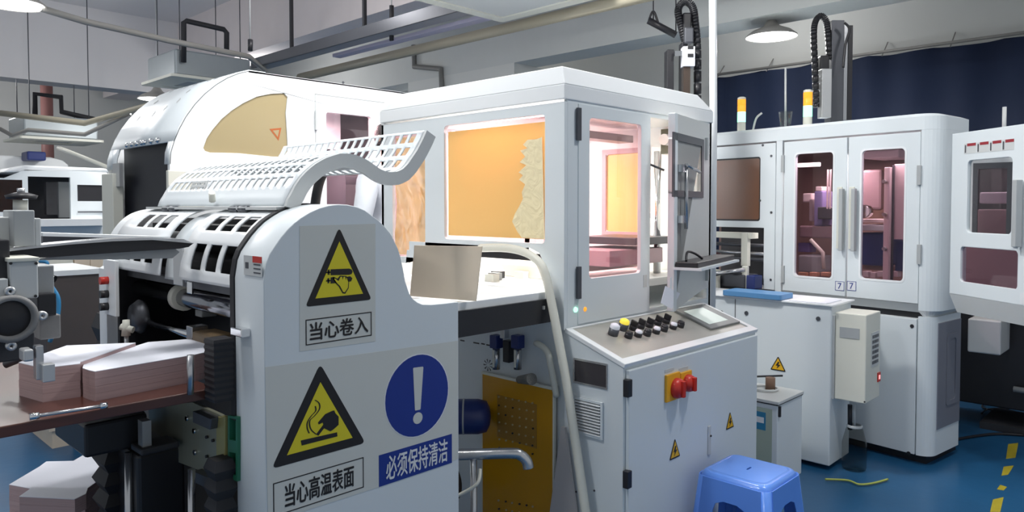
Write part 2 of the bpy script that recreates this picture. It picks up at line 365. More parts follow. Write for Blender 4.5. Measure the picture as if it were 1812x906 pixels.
def cassette(c, sx, sy, label, h=.28, pipes=True):
    t = thing('ceiling_cassette', (c.x, c.y, c.z), label, 'air conditioner', 'ceiling cassette air conditioners')
    x0, x1, y0, y1, z = c.x-sx/2, c.x+sx/2, c.y-sy/2, c.y+sy/2, c.z
    mk('casing', MB().box(x0, x1, y0, y1, z+.03, z+.03+h), mat('galvanised', (.36, .40, .42), .4, metal=.5) if 'galvanised' not in MATS else MATS['galvanised'], t, .02)
    FD = Frame((c.x, c.y, z), (1, 0, 0), (0, -1, 0))
    a = sx/2+.06; b = sy/2+.06
    mk('fascia', MB().plate(FD, rrect(-a, -b, a, b, .04), [rrect(-sx*.25, -sy*.25, sx*.25, sy*.25, .01)]+[rrect(-sx*.35, s*sy*.41-.02, sx*.35, s*sy*.41+.02, .02) for s in (-1, 1)], .03, 0), CREAM, t)
    mk('intake_grille', MB().box(x0+sx*.2, x1-sx*.2, y0+sy*.2, y1-sy*.2, z+.012, z+.02), GREY, t)
    for dx in (-1, 1):
        for dy in (-1, 1): mk('hanger_rod', MB().cyl((c.x+dx*sx*.4, c.y+dy*sy*.4, z+.2), (c.x+dx*sx*.4, c.y+dy*sy*.4, 4.4), .006, seg=6), MIDD, t)
    return t
ca = P(350, 148, z=3.0); ca = Vector((3.62, 8.55, 3.0))
t = cassette(ca, .86, .8, 'boxy ceiling air conditioner hung above the arched white machine')
mk('insulated_pipe', MB().tube([P(325, 110, y=8.1), P(325, 40, y=8.1), P(330, 37, y=8.1), P(396, 52, y=8.1), P(401, 58, y=8.1), P(401, 95, y=8.1)], .03, 8), RUBBER, t)
t = cassette(P(95, 252, d=9.8), .85, .8, 'boxy ceiling air conditioner at the far left, smaller in view')
mk('insulated_pipe', MB().tube([P(62, 215, d=10), P(62, 166, d=10), P(108, 172, d=10), P(109, 198, d=10), P(170, 212, d=10)], .035, 8), RUBBER, t)
t = thing('ceiling_cassette', P(905, 0, z=3.0), 'pale ceiling cassette panel cut by the top edge above the central hood', 'air conditioner', 'ceiling cassette air conditioners')
q = P(888, 40, z=3.0)
FD = Frame((q.x, q.y, 3.0), (1, 0, 0), (0, -1, 0))
mk('fascia', MB().plate(FD, rrect(-.95, 0, 0, .95, .03), [rrect(-.86, .09, -.09, .86, .02)], .03), CREAM, t)
mk('intake_grille', MB().box(q.x-.88, q.x-.07, q.y-.88, q.y-.07, 3.01, 3.02), LGREY, t)
mk('casing', MB().box(q.x-.9, q.x-.05, q.y-.9, q.y-.05, 3.03, 3.3), LGREY, t)
# tray and pipes
tr = thing('cable_tray', (3.94, 5.5, 3.1), 'long grey cable tray with a lamp strip beneath crossing above the hood', 'cable tray')
mk('tray_channel', MB().box(3.80, 3.98, 2.9, 7.6, 3.12, 3.19), mat('tray_metal', (.33, .33, .34), .5), tr)
mk('lamp_strip', MB().box(3.98, 4.07, 3.8, 6.3, 3.07, 3.10), mat('lilac_strip', (.5, .48, .62), .5), tr)
mk('tray_edge', MB().box(3.78, 3.80, 2.9, 7.6, 3.10, 3.2), MIDD, tr)
for y in (4.2, 5.6, 6.9): mk('hanger_rod', MB().box(3.87, 3.90, y, y+.03, 3.19, 4.4), BLACK, tr)
def run(name, pts, r, m, label, cat='pipe'): return tag(mk(name, MB().tube(pts, r, 8), m), label, cat)
run('overhead_pipe', [(4.14, 7.2, 3.0), (4.14, 2.4, 3.0)], .045, TANP, 'tan overhead pipe running beside the cable tray above the hood')
run('overhead_conduit', [P(70, 14, z=3.1), P(150, 38, z=3.1), P(300, 72, z=3.1), P(440, 100, z=3.1), P(470, 125, z=3.08)], .028, PIPE, 'grey conduit sloping from the top left lamp to the arched machine', 'conduit')
run('overhead_conduit', [P(0, 200, d=8.6), P(150, 218, d=8.5), P(250, 190, d=8.2), P(320, 172, d=7.9)], .035, TANP, 'pale overhead conduit crossing below the small air conditioner at far left', 'conduit')
run('overhead_conduit', [P(0, 228, d=8.8), P(22, 240, d=8.8), P(50, 230, d=8.4), P(150, 238, d=8.4), P(230, 200, d=8.4)], .025, PIPE, 'bent grey conduit hanging just above the far left machine roofs', 'conduit')
run('overhead_conduit', [P(104, 262, d=8.5), P(125, 270, d=8.2), P(195, 298, d=7.6)], .025, CREAM, 'cream conduit arm reaching down to the far white machine', 'conduit')
run('drop_pipe', [P(732, 80, x=6.165), P(733, 118, x=6.165), P(780, 122, x=6.165), P(782, 160, x=6.165), P(782, 240, x=6.165)], .035, mat('drop_pipe_paint', (.22, .22, .21), .5), 'stepped grey drop pipe on the white column left of the hood top')
run('service_pole', [(3.80, 2.075, .9), (3.80, 2.075, 2.1), (3.79, 2.105, 4.4)], .022, BWHITE, 'white vertical pole rising behind the right corner of the hood', 'pole')
for u, v, h, lab in ((693, 10, 62, 'first black hanger rod right of the arched machine top'), (443, 70, 20, 'black hanger stub above the arched machine')):
    a = P(u, v+h, d=6.5); b = P(u, v, d=6.5); t_ = thing('hanger_rod', a, lab, 'rod')
    mk('rod_sleeve', MB().tube([b, a], .022, 6), BLACK, t_); mk('rod_wire', MB().tube([(a.x, a.y, a.z), (a.x, a.y, 4.4)], .006, 6), GREY, t_)
hb = thing('hanging_bracket', P(1170, 50, d=6), 'small black bracket hanging on two wires right of the ceiling panel', 'bracket')
mk('bar', MB().tube([P(1147, 36, d=6), P(1196, 62, d=6)], .028, 6), BLACK, hb)
for u0, v0 in ((1156, 42), (1196, 62)): mk('wire', MB().tube([P(u0, v0, d=6), P(u0, -60, d=6)], .005, 6), BLACK, hb)
mk('loop', MB().tube(smooth_path([P(1147, 40, d=6), P(1156, 20, d=6), P(1166, 45, d=6)]), .01, 6), BLACK, hb)

# ================================================================== CENTRAL HOOD
HX, HY, HX1, HY1 = 2.389, 1.998, 3.64, 3.302
HL = Frame((HX, HY1, 0), (0, -1, 0))            # face towards the left machines
HR = Frame((HX, HY, 0), (1, 0, 0))              # face towards the console
hood = thing('machine_hood', (3.0, 2.6, 0), 'central white machine hood with amber filmed windows and a door left ajar', 'machine')
W = HY1-HY
win1 = HL.rect((785, 222), (965, 203), (787, 422), (963, 432)); win2 = HL.rect((692, 240), (752, 230), (697, 455), (752, 455))
bay_r, bay_top = HL.at(966, 440)
def facepanel():
    zt = 2.045; o = [(0, zt), (0, 1.30)]
    l = HL.at(724, 455); o += [(l[0]-.03, 1.30), (l[0]-.02, 1.37), (l[0], bay_top-.05)]
    o += [(l[0], bay_top)]
    o += [(bay_r-.10, bay_top), (bay_r-.04, bay_top-.02), (bay_r-.008, bay_top-.07), (bay_r, bay_top-.14), (bay_r, 1.07), (W, 1.07), (W, zt)]
    mk('front_panel', MB().plate(HL, o, [rrect(*win1, .02), rrect(win2[0], win2[1], win2[2], win2[3], .015)], .02), WHITE, hood, .002)
facepanel()
g = mk('window_pane', MB().fbox(HL, win1[0]-.01, win1[2]+.01, win1[1]-.01, win1[3]+.01, -.027, -.022), GLS, hood)
a = HL.at(789, 232); b = HL.at(962, 422)
f_ = mk('amber_sheet', MB().fbox(HL, win1[0]+.012, win1[2]-.012, win1[1]+.018, win1[3]-.030, -.020, -.017), FILM, g)
pe = [(956, 242), (946, 246), (930, 247), (922, 256), (930, 262), (917, 266), (926, 277), (916, 287), (928, 292), (914, 305), (922, 310), (915, 318), (926, 326), (920, 340), (922, 352), (915, 366), (908, 378), (903, 392), (912, 410), (920, 421), (960, 423)]
mk('peeling_film', MB().plate(HL, HL.pts(pe), (), .002, -.012), FILMP, g)
g2 = mk('window_pane', MB().fbox(HL, win2[0]-.01, win2[2]+.01, win2[1]-.01, win2[3]+.01, -.027, -.022), GLS, hood)
def crumple():
    m = MB(); n = 16; vs = []; fs = []
    rnd = random.Random(3)
    for j in range(n+1):
        for i in range(n+1):
            vs.append(HL.p(win2[0]+.01+(win2[2]-win2[0]-.02)*i/n, win2[1]+.01+(win2[3]-win2[1]-.03)*j/n, -.016+.006*math.sin(i*.9+j*.7)+.004*rnd.random()))
    for j in range(n):
        for i in range(n): fs.append((j*(n+1)+i, j*(n+1)+i+1, (j+1)*(n+1)+i+1, (j+1)*(n+1)+i))
    m.add(vs, fs, 0, True); return m
mk('crumpled_film', crumple(), FILMC, g2)
screws(HL, [(719, 205), (816, 190), (928, 174)], hood, .008)
# side facing console: frame, doors
dl0 = HR.at(1022, 250)[0]; dl1 = HR.at(1150, 250)[0]; DR0, DR1, DZ0, DZ1 = dl0, HX1-HX-.03, 1.085, 2.045
mk('side_frame', MB().plate(HR, [(.0205, 1.0), (HX1-HX, 1.0), (HX1-HX, 2.075), (.0205, 2.075)], [rrect(DR0+.01, DZ0+.01, DR1-.01, DZ1-.01)], .02), WHITE, hood, .002)
wr = HR.rect((1042, 207), (1133, 222), (1042, 493), (1133, 482))
d1 = mk('door', MB().plate(HR, [(dl0+.003, DZ0), (dl1, DZ0), (dl1, DZ1), (dl0+.003, DZ1)], [rrect(*wr, .02)], .02, .004), WHITE, hood, .002)
mk('window_pane', MB().fbox(HR, wr[0]-.01, wr[2]+.01, wr[1]-.01, wr[3]+.01, -.022, -.017), GLS, d1)
for v in (220, 500):
    i, j = HR.at(1021, v); mk('hinge', MB().fbox(HR, i-.01, i+.012, j-.07, j+.07, .004, .016), MIDD, d1)
ww = [HR.at(1140, 290), HR.at(1140, 297)]
mk('latch_rod', MB().cyl(HR.p(dl1+.03, 1.22, -.03), HR.p(dl1+.03, 1.93, -.03), .008, seg=8), STEEL, d1)
for v in (294, 382): mk('latch_bracket', MB().fbox(HR, dl1-.03, dl1+.035, HR.at(1140, v)[1]-.012, HR.at(1140, v)[1]+.012, -.03, -.018), STEEL, d1)
mk('latch_arm', MB().cyl(HR.p(dl1+.02, HR.at(1140, 290)[1], -.01), HR.p(dl1+.08, HR.at(1140, 300)[1], .03), .006, seg=8), MIDD, d1)
i, j = HR.at(1141, 497); mk('label_plate', MB().fbox(HR, i-.02, i+.01, j-.03, j+.03, .004, .006), LGREY, d1)
# ajar leaf
ang = math.radians(12.5); hp = Vector((HX1-.035, HY-.008, 0)); LW = DR1-dl1-.005
LF = Frame((hp.x-LW*math.cos(ang), hp.y-LW*math.sin(ang), 0), (math.cos(ang), math.sin(ang), 0))
wl = LF.rect((1191, 240), (1243, 258), (1191, 338), (1241, 346))
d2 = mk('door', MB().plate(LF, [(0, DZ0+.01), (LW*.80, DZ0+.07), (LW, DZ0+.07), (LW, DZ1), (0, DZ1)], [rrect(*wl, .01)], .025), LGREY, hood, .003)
mk('door_edge', MB().fbox(LF, -.012, .03, DZ0+.01, DZ1, -.03, .006), WHITE, d2, .004)
mk('window_gasket', MB().plate(LF, rrect(wl[0]-.015, wl[1]-.02, wl[2]+.015, wl[3]+.025), [rrect(wl[0]+.012, wl[1]+.012, wl[2]-.02, wl[3]-.012)], .006, .006), MIDD, d2)
mk('window_pane', MB().fbox(LF, *[wl[0], wl[2], wl[1], wl[3]], -.02, -.015), GLC, d2)
i, j = LF.at(1204, 320); i2, j2 = LF.at(1203, 405)
mk('latch_rod', MB().cyl(LF.p(i, j2, .03), LF.p(i, LF.at(1204, 290)[1], .03), .009, seg=8), STEEL, d2)
mk('latch_arm', MB().cyl(LF.p(i-.02, LF.at(1200, 292)[1], .04), LF.p(LF.at(1228, 305)[0], LF.at(1228, 305)[1], .03), .008, seg=8), STEEL, d2)
for v in (298, 388): mk('latch_bracket', MB().fbox(LF, i-.05, i+.01, LF.at(1200, v)[1]-.018, LF.at(1200, v)[1]+.018, .001, .03), STEEL, d2)
i, j = LF.at(1248, 265); mk('hinge', MB().fbox(LF, i-.008, i+.012, LF.at(1248, 283)[1], LF.at(1248, 244)[1], 0, .014), GREY, d2)
i, j = LF.at(1249, 485); mk('hinge', MB().fbox(LF, i-.008, i+.012, j-.035, j+.035, 0, .014), GREY, d2)
i, j = LF.at(1186, 502); mk('label_plate', MB().fbox(LF, i-.012, i+.012, j-.03, j+.03, .001, .003), WHITE, d2)
s0 = LF.at(1190, 470); s1 = LF.at(1262, 468)
sh = mk('door_shelf', MB().fbox(LF, s0[0], s1[0]+.01, s0[1]-.02, s0[1]-.008, 0, .14), WHITE, d2)
t = tag(mk('keyboard', MB().fbox(LF, s0[0]+.01, s1[0]-.01, s0[1]-.008, s0[1]+.018, .01, .12), BLACK, bevel=.004), 'small black keyboard lying on the door shelf of the central hood', 'keyboard')
run('keyboard_cable', smooth_path([LF.p(s0[0]+.05, s0[1]+.02, .05), LF.p(s0[0]+.10, s0[1]+.06, .04), LF.p(s0[0]+.18, s0[1]+.05, .05), LF.p(s0[0]+.24, s0[1]+.022, .07)]), .006, BLACK, 'black cable looped on top of the small keyboard on the door shelf', 'cable')
q = LF.pts([(1190, 505), (1215, 540), (1203, 546), (1172, 528)])
tag(mk('paper_sheet', MB().plate(LF, LF.pts([(1176, 506), (1202, 519), (1188, 547), (1168, 536)]), (), .001, .004), PAPER), 'small white paper stuck low on the ajar hood door', 'paper')
# other walls of hood
HB = Frame((HX1, HY1, 0), (-1, 0, 0))           # rear wall, seen from inside
q1 = P(1075, 268, y=HY1); q2 = P(1133, 412, y=HY1)
bx0, bx1 = HX1-3.45, HX1-2.72
mk('rear_panel', MB().plate(HB, [(0, 1.0), (HX1-HX, 1.0), (HX1-HX, 2.075), (0, 2.075)], [rrect(.12, q2.z, HX1-q1.x, q1.z, .02)], .02, 0), BWHITE, hood)
g3 = mk('window_pane', MB().fbox(HB, .11, HX1-q1.x+.01, q2.z-.01, q1.z+.01, -.012, -.006), FILM, hood)
HE = Frame((HX1, HY, 0), (0, 1, 0))
EW = (HE.at(1146, 340)[0], HE.at(1110, 410)[1], HE.at(1076, 340)[0], HE.at(1110, 272)[1])
mk('window_rim', MB().plate(Frame((HX1-.02, HY1, 0), (0, -1, 0)), rrect(W-EW[2]-.03, EW[1]-.03, W-EW[0]+.03, EW[3]+.03), [rrect(W-EW[2], EW[1], W-EW[0], EW[3])], .005, .005), mat('mauve_rim', (.42, .33, .36), .5), hood)
mk('end_panel', MB().plate(HE, [(0, 1.0), (W, 1.0), (W, 2.075), (0, 2.075)], [rrect(*EW, .02)], .02), BWHITE, hood)
mk('window_pane', MB().fbox(HE, EW[0]-.01, EW[2]+.01, EW[1]-.01, EW[3]+.01, -.012, -.008), FILM, hood)
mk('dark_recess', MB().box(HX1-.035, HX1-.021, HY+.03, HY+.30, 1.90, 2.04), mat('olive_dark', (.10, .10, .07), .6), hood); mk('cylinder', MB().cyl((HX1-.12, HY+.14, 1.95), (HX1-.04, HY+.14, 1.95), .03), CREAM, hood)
# roof: fascia band, slope, flat top
def roof():
    m = MB(); z0, z1, z2 = 2.055, 2.119, 2.20
    q = P(990, 113, z=z2); ins_x = q.x-HX
    qa = P(1210, 178, z=z2); x1i = HX1-.10
    lo = [(HX, HY), (HX1, HY), (HX1, HY1), (HX, HY1)]
    m.box(HX-.006, HX1+.006, HY-.006, HY1+.006, z0, z1-.0)
    A = [(x, y, z1) for x, y in ((HX-.006, HY-.006), (HX1+.006, HY-.006), (HX1+.006, HY1+.006), (HX-.006, HY1+.006))]
    B = [(x, y, z2) for x, y in ((HX+.02, HY+.03), (x1i, HY+.03), (x1i, HY1-.14), (HX+.02, HY1-.14))]
    m.add(A+B, [(0, 1, 5, 4), (1, 2, 6, 5), (2, 3, 7, 6), (3, 0, 4, 7), (4, 5, 6, 7), (3, 2, 1, 0)]); return m
mk('hood_roof', roof(), BWHITE, hood, .004)
mk('light_tube', MB().cyl((2.50, 2.10, 2.025), (2.50, 2.55, 2.025), .016), STRIP, hood)
mk('light_tube', MB().cyl((2.8, 3.18, 2.02), (3.5, 3.18, 2.02), .014), STRIP, hood)
# inside: work table and mechanism
mk('work_table', MB().box(1.80, 3.6, 2.06, 3.10, 1.195, 1.235), BWHITE, hood, .003)
mk('side_apron', MB().box(1.74, 2.41, 2.045, 2.06, 1.105, 1.205), BLACK, hood)
mk('apron_bracket', MB().xbox(933, 546, 962, 540, 2.3, .01), ALU, hood)
mk('slide_beam', MB().fbox(HL, HL.at(853, 450)[0]-.3, HL.at(925, 450)[0], HL.at(925, 465)[1], HL.at(925, 452)[1], -.2, -.12), BLACK, hood)
mk('slide_beam', MB().fbox(HL, HL.at(853, 450)[0]-.3, HL.at(885, 450)[0], HL.at(885, 447)[1], HL.at(885, 436)[1], -.14, -.08), BLACK, hood)
mk('bearing_rail', MB().box(2.7, 3.5, 2.35, 2.40, 1.26, 1.30), CREAM, hood)
mk('bearing_rail', MB().box(2.7, 3.5, 2.78, 2.83, 1.26, 1.30), CREAM, hood)
mk('press_block', MB().box(3.10, 3.45, 2.12, 2.5, 1.40, 1.44), MIDD, hood, .004)
mk('press_block', MB().box(2.92, 3.40, 2.15, 2.5, 1.30, 1.38), mat('mauve_block', (.40, .30, .34), .5), hood, .004)
mk('press_block', MB().box(2.72, 2.9, 2.4, 2.7, 1.235, 1.30), CREAM, hood, .004)
mk('pillar', MB().box(2.56, 2.60, 3.14, 3.2, 1.235, 2.05), BWHITE, hood)
mk('pillar', MB().box(2.66, 2.69, 3.12, 3.16, 1.235, 1.9), GREY, hood)
for k in range(4): mk('hex_knob', MB().cyl((2.60+.0, 2.12, 1.36+.17*k), (2.60, 2.10, 1.36+.17*k), .018, seg=8), ALU, hood)
for x, y in ((3.42, 2.2), (3.42, 3.0), (2.5, 2.95)): mk('guide_post', MB().cyl((x, y, 1.235), (x, y, 1.9), .02), CHROME, hood)
mk('cross_bar', MB().box(2.75, 3.55, 2.45, 2.55, 1.97, 2.01), GREY, hood)
mk('cylinder', MB().cyl((3.40, 2.15, 1.96), (3.58, 2.15, 1.96), .03), ALU, hood)
for k in range(7): mk('clamp', MB().box(2.46+.07*k, 2.50+.07*k, 2.50+.05*(k % 3), 2.56+.05*(k % 3), 1.235, 1.27), [CREAM, GREY, BLACK][k % 3], hood)
# lower body of the hood machine, face with the yellow board
BX = 2.42
body = [(HX+.03, 2.0, 0), (3.6, 2.0, 0)]
mk('lower_body', MB().box(BX, 3.6, 2.0, 3.2, .03, 1.10), WHITE, hood, .003)
LB = Frame((BX, 3.2, 0), (0, -1, 0))
LB2 = Frame((BX-.03, 3.2, 0), (0, -1, 0))
yl = LB2.rect((857, 665), (978, 688), (851, 906), (978, 906)); ybd = mk('yellow_board', MB().fbox(LB2, yl[0], yl[2], .05, (LB2.at(857, 665)[1]+LB2.at(978, 688)[1])/2, -.012, 0), YEL, hood)
mk('board_edge', MB().plate(LB2, rrect(yl[0]-.008, .04, yl[2]+.008, yl[3]+.012), [rrect(yl[0], .05, yl[2], yl[3])], .014, .001), CREAM, ybd)
m = MB(); md = MB()
for (u0, v0, nx, ny) in ((884, 702, 6, 7), (884, 885, 6, 3)):
    for r in range(ny):
        for cidx in range(nx):
            i, j = LB2.at(u0+cidx*12+random.uniform(-1, 1), v0+r*15+cidx*2.2)
            (m if random.random() < .7 else md).cyl(LB2.p(i, j, 0), LB2.p(i, j, .006), .0045, seg=6)
o = mk('fitting', m, mat('tarnished_fitting', (.48, .40, .22), .4), ybd); o['kind'] = 'stuff'; o = mk('dark_fitting', md, BLACK, ybd); o['kind'] = 'stuff'
FRM = mat('smoke_panel', (.36, .19, .03), .3)
a0 = LB2.at(880, 698); a1 = LB2.at(950, 790); mk('manifold_plate', MB().fbox(LB2, a0[0], a1[0], a1[1]-.01, a0[1], .0004, .0015), FRM, ybd)
for u0, u1, v in ((815, 822, 602), (838, 848, 606), (852, 858, 608), (861, 868, 610)):
    i, j = LB.at(u0, v); i1, j1 = LB.at(u1, v); mk('slot', MB().fbox(LB, i, i1, j-.003, j+.003, 0, .002), BLACK, hood)
# scribble-like printed mark beside the regulator
m = MB()
for a in range(9):
    i, j = LB.at(864, 646); an = a*2*PI/9+.3
    m.plate(LB, [(i+.008*math.cos(an), j+.008*math.sin(an)), (i+.034*math.cos(an), j+.03*math.sin(an)), (i+.03*math.cos(an+.25), j+.028*math.sin(an+.25))], (), .0008, .001)
mk('printed_mark', m, MIDD, hood)
# ---- air regulator
i, j = LB.at(915, 600)
fr = thing('air_regulator', LB.p(i, j, .05), 'twin bowl air regulator mounted on the white panel above the yellow board', 'regulator')
for u in (892, 930):
    i, j = LB.at(u, 600)
    mk('regulator_head', MB().fbox(LB, i-.022, i+.024, LB.at(u, 613)[1], LB.at(u, 590)[1], .03, .075), NAVY, fr, .004)
    bwl = mk('bowl', MB().cyl(LB.p(i, LB.at(u, 613)[1], .052), LB.p(i, LB.at(u, 650)[1], .052), .018), STEEL, fr)
    mk('sight_strip', MB().fbox(LB, i-.005, i+.005, LB.at(u, 646)[1], LB.at(u, 616)[1], .068, .072), CREAM, bwl)
i, j = LB.at(911, 580)
mk('pressure_valve', MB().fbox(LB, i-.014, i+.014, LB.at(911, 595)[1], LB.at(911, 563)[1], .05, .085), ALU, fr, .003)
i, j = LB.at(911, 615); mk('centre_block', MB().fbox(LB, i-.02, i+.02, LB.at(911, 638)[1], LB.at(911, 600)[1], .02, .06), BLACK, fr, .003)
q = LB.p(*LB.at(935, 668), .06); q2 = LB.p(*LB.at(968, 664), .10); mk('muffler', MB().tube([q, q2], [.017, .026], 16), mat('muffler_mesh', (.16, .16, .15), .7, bump=.5, bscale=200), fr)
run('corrugated_hose', smooth_path([LB.p(*LB.at(957, 606), .03), LB.p(*LB.at(968, 607), .05), LB.p(*LB.at(982, 620), .05), LB.p(*LB.at(988, 645), .05), LB.p(*LB.at(990, 700), .02)]), .014, CREAM, 'short bent cream hose right of the air regulator', 'hose')
# ---- long white drain hose
run('drain_hose', smooth_path([P(u, v, x=2.33) for u, v in ((850, 439), (895, 439), (930, 447), (955, 465), (966, 490), (975, 530), (990, 610), (1003, 680), (1018, 780), (1034, 890), (1046, 980))], 5), .019, CREAM, 'thick white hose draped from under the hood window down past the console', 'hose')
q = P(855, 441, x=2.33)
# ---- motor and handrail
mt = thing('blue_motor', P(832, 737, x=2.2), 'dark blue round motor half hidden behind the sign panel', 'motor')
q = P(815, 737, x=2.3)
mk('motor_body', MB().lathe(P(800, 737, x=2.22), [(0, 0), (.075, 0), (.08, .01), (.08, .12), (.07, .16), (.04, .175), (0, .18)], ax=(.7, -.71, 0)), NAVY, mt)
mk('motor_band', MB().lathe(P(800, 737, x=2.22)+Vector((.7, -.71, 0))*.05, [(.081, 0), (.083, .004), (.081, .008)], ax=(.7, -.71, 0)), GREY, mt)
hr = thing('hand_rail', P(838, 900, d=2.97), 'bent steel pipe rail in front of the yellow board', 'rail')
mk('rail', MB().tube(smooth_path([P(780, 805, d=2.98), P(830, 804, d=2.97), P(905, 802, d=2.95), P(922, 806, d=2.95), P(932, 816, d=2.95), P(935, 828, d=2.95)]), .022, 12), STEEL, hr)
mk('post', MB().cyl(P(838, 806, d=2.97), Vector((P(838, 806, d=2.97).x, P(838, 806, d=2.97).y, 0)), .014), STEEL, hr)
run('air_hose', smooth_path([P(790, 885, d=2.94), P(820, 872, d=2.93), P(845, 855, d=2.92), P(850, 830, d=2.95)]), .007, CREAM, 'thin cream hose tied to the steel rail post', 'hose')
tag(mk('gear_housing', MB().lathe(P(790, 850, x=2.25), [(0, 0), (.11, 0), (.115, .02), (.115, .10), (.08, .13), (0, .135)], ax=(-1, 0, 0)), DARK), 'dark round gear housing behind the steel rail', 'housing')
# ---- cardboard sheet standing on the table
A, B = P(725, 524, z=1.24), P(842, 533, z=1.24)
CF = Frame(A, (B-A)); wv = (B-A).length
tl = CF.at(733, 434); trr = CF.at(853, 436)
tag(mk('cardboard_sheet', MB().plate(CF, [(0, 0), (wv, 0), trr, (tl[0]+.15, tl[1]+.001), tl], (), .005), CARD, bevel=.001), 'tan cardboard sheet standing upright on the white table left of the hose', 'cardboard')
# ================================================================== CONSOLE
CX0, CX1, CY = 2.389, 3.546, 1.690
con = thing('control_console', (2.95, 1.83, 0), 'white control console with sloping button desk in front of the central hood', 'console')
pr = [(CX0, CY, .03), (CX0, CY, .955), (CX0, 1.995, 1.068), (CX0, 1.995, .03)]
mk('console_body', MB().prism(pr, (CX1-CX0, 0, 0)), WHITE, con, .003)
dsl = math.atan2(1.077-.97, 1.988-1.679)
CD = Frame((CX0, CY, .97), (1, 0, 0), (0, math.cos(dsl), math.sin(dsl)))
DL = math.hypot(.107, .309); CWD = CX1-CX0
mk('desk_rim', MB().plate(CD, [(-.005, -.012), (CWD+.005, -.012), (CWD+.005, DL-.01), (-.005, DL-.01)], [rrect(.03, .03, CWD-.03, DL-.02, .004)], .02, .008), BWHITE, con, .003)
mk('button_plate', MB().fbox(CD, .03, CWD-.03, .03, DL-.02, -.01, .002), mat('brushed_plate', (.50, .49, .45), .35, metal=.35), con)
r0 = [((1084, 593), 'lamp_button', PAPER), ((1101, 584), 'lamp_button', mat('yellow_lamp', (.9, .7, .05), .4, emit=(1, .8, .1), est=.5))]
for (uv, nm, mm) in r0:
    i, j = CD.at(*uv); b = mk(nm, MB().cyl(CD.p(i, j, 0), CD.p(i, j, .034), .023), MIDD, con); mk('button_cap', MB().lathe(CD.p(i, j, .034), [(.022, 0), (.021, .014), (.012, .020), (0, .021)], ax=CD.n), mm, b)
for k, (u, v) in enumerate([(1119, 582), (1133, 579), (1148, 577), (1163, 573), (1178, 570)]):
    i, j = CD.at(u, v+2); b = mk('selector_switch', MB().cyl(CD.p(i, j, 0), CD.p(i, j, .022), .018), BLACK, con)
    mk('switch_lever', MB().fbox(CD, i-.006, i+.006, j-.017, j+.017, .022, .046), BLACK, b, .002)
for k, (u, v) in enumerate([(1111, 598), (1128, 596), (1144, 594), (1160, 590), (1174, 586), (1190, 582), (1203, 579)]):
    i, j = CD.at(u, v); b = mk('push_button', MB().cyl(CD.p(i, j, 0), CD.p(i, j, .022), .018), BLACK, con)
    mk('button_cap', MB().lathe(CD.p(i, j, .022), [(.016, 0), (.015, .009), (0, .010)], ax=CD.n), PAPER if k in (1, 3, 5) else BLACK, b)
i, j = CD.at(1212, 548); ts = CD.rect((1203, 549), (1262, 543), (1250, 585), (1308, 572))
e0 = CD.at(1200, 551); e1 = CD.at(1246, 583); e2 = CD.at(1309, 571)
tx0, tx1, ty0, ty1 = .825, 1.125, .075, DL-.035
sc_ = mk('touch_screen', MB().fbox(CD, tx0, tx1, ty0, ty1, .002, .014), mat('bezel_grey', (.20, .21, .21), .4), con, .003)
mk('screen_face', MB().fbox(CD, tx0+.04, tx1-.07, ty0+.035, ty1-.03, .0142, .0152), SCREEN, sc_)
# small lamps on hood side above console
for u, v, mm in ((1018, 548, LGRN), (1034, 547, LAMB)):
    i, j = HR.at(u, v); mk('signal_light', MB().lathe(HR.p(i, j, 0), [(.012, 0), (.010, .006), (0, .008)], ax=HR.n), mm, hood)
CFm = Frame((CX0, CY, 0), (1, 0, 0)); CL = Frame((CX0, 2.0, 0), (0, -1, 0))
dr = mk('console_door', MB().fbox(CFm, .015, CWD-.01, .10, .945, 0, .018), WHITE, con, .004)
for v in (685, 845):
    i, j = CFm.at(1106, v); mk('door_hinge', MB().fbox(CFm, -.008, .022, j-.035, j+.035, .004, .03), BLACK, dr, .003)
i, j = CFm.at(1248, 770); mk('recess_handle', MB().fbox(CFm, i-.012, i+.014, CFm.at(1248, 803)[1], CFm.at(1248, 752)[1], .018, .023), LGREY, dr, .003)
mk('handle_lock', MB().cyl(CFm.p(i+.008, j, .02), CFm.p(i+.008, j, .027), .005, seg=8), BLACK, dr)
DF = Frame((CX0, CY-.018, 0), (1, 0, 0))
for (u0, v0, u1, v1, ru, rv, rr) in ((1176, 664, 1193, 706, 1194, 686, .044), (1201, 660, 1214, 690, 1214, 677, .038)):
    a = DF.at(u0, v0); b = DF.at(u1, v1)
    sw = mk('rotary_switch', MB().fbox(DF, a[0], b[0]+.03, b[1], a[1], 0, .012), KYEL, dr, .002)
    i, j = DF.at(ru-3, rv); mk('switch_knob', MB().lathe(DF.p(i+.005, j, .012), [(rr, 0), (rr, .012), (rr*.85, .028), (rr*.3, .034), (0, .034)], ax=DF.n), RED, sw)
    mk('knob_grip', MB().fbox(DF, i-.004, i+.014, j-rr*.8, j+rr*.8, .036, .056), RED, sw, .003)
for u in (1184, 1209):
    a = DF.at(u-8, 660); b = DF.at(u+8, 650-(u-1184)*.1); mk('name_label', MB().fbox(DF, a[0], b[0], a[1], b[1], 0, .0015), LGREY, dr)
warn_tri(DF, [(1184, 815), (1203, 807), (1192, 776)], dr); warn_tri(DF, [(1284, 762), (1298, 754), (1291, 728)], dr)
wq = CL.rect((1016, 632), (1077, 645), (1014, 676), (1074, 690))
ip = mk('inspection_window', MB().plate(CL, rrect(wq[0], wq[1], wq[2], wq[3], .004), [rrect(wq[0]+.008, wq[1]+.008, wq[2]-.006, wq[3]-.008)], .004, .004), STEEL, con)
mk('dark_pane', MB().fbox(CL, wq[0]+.006, wq[2]-.006, wq[1]+.006, wq[3]-.006, .0005, .002), mat('dark_pane', (.05, .045, .05), .2), ip)
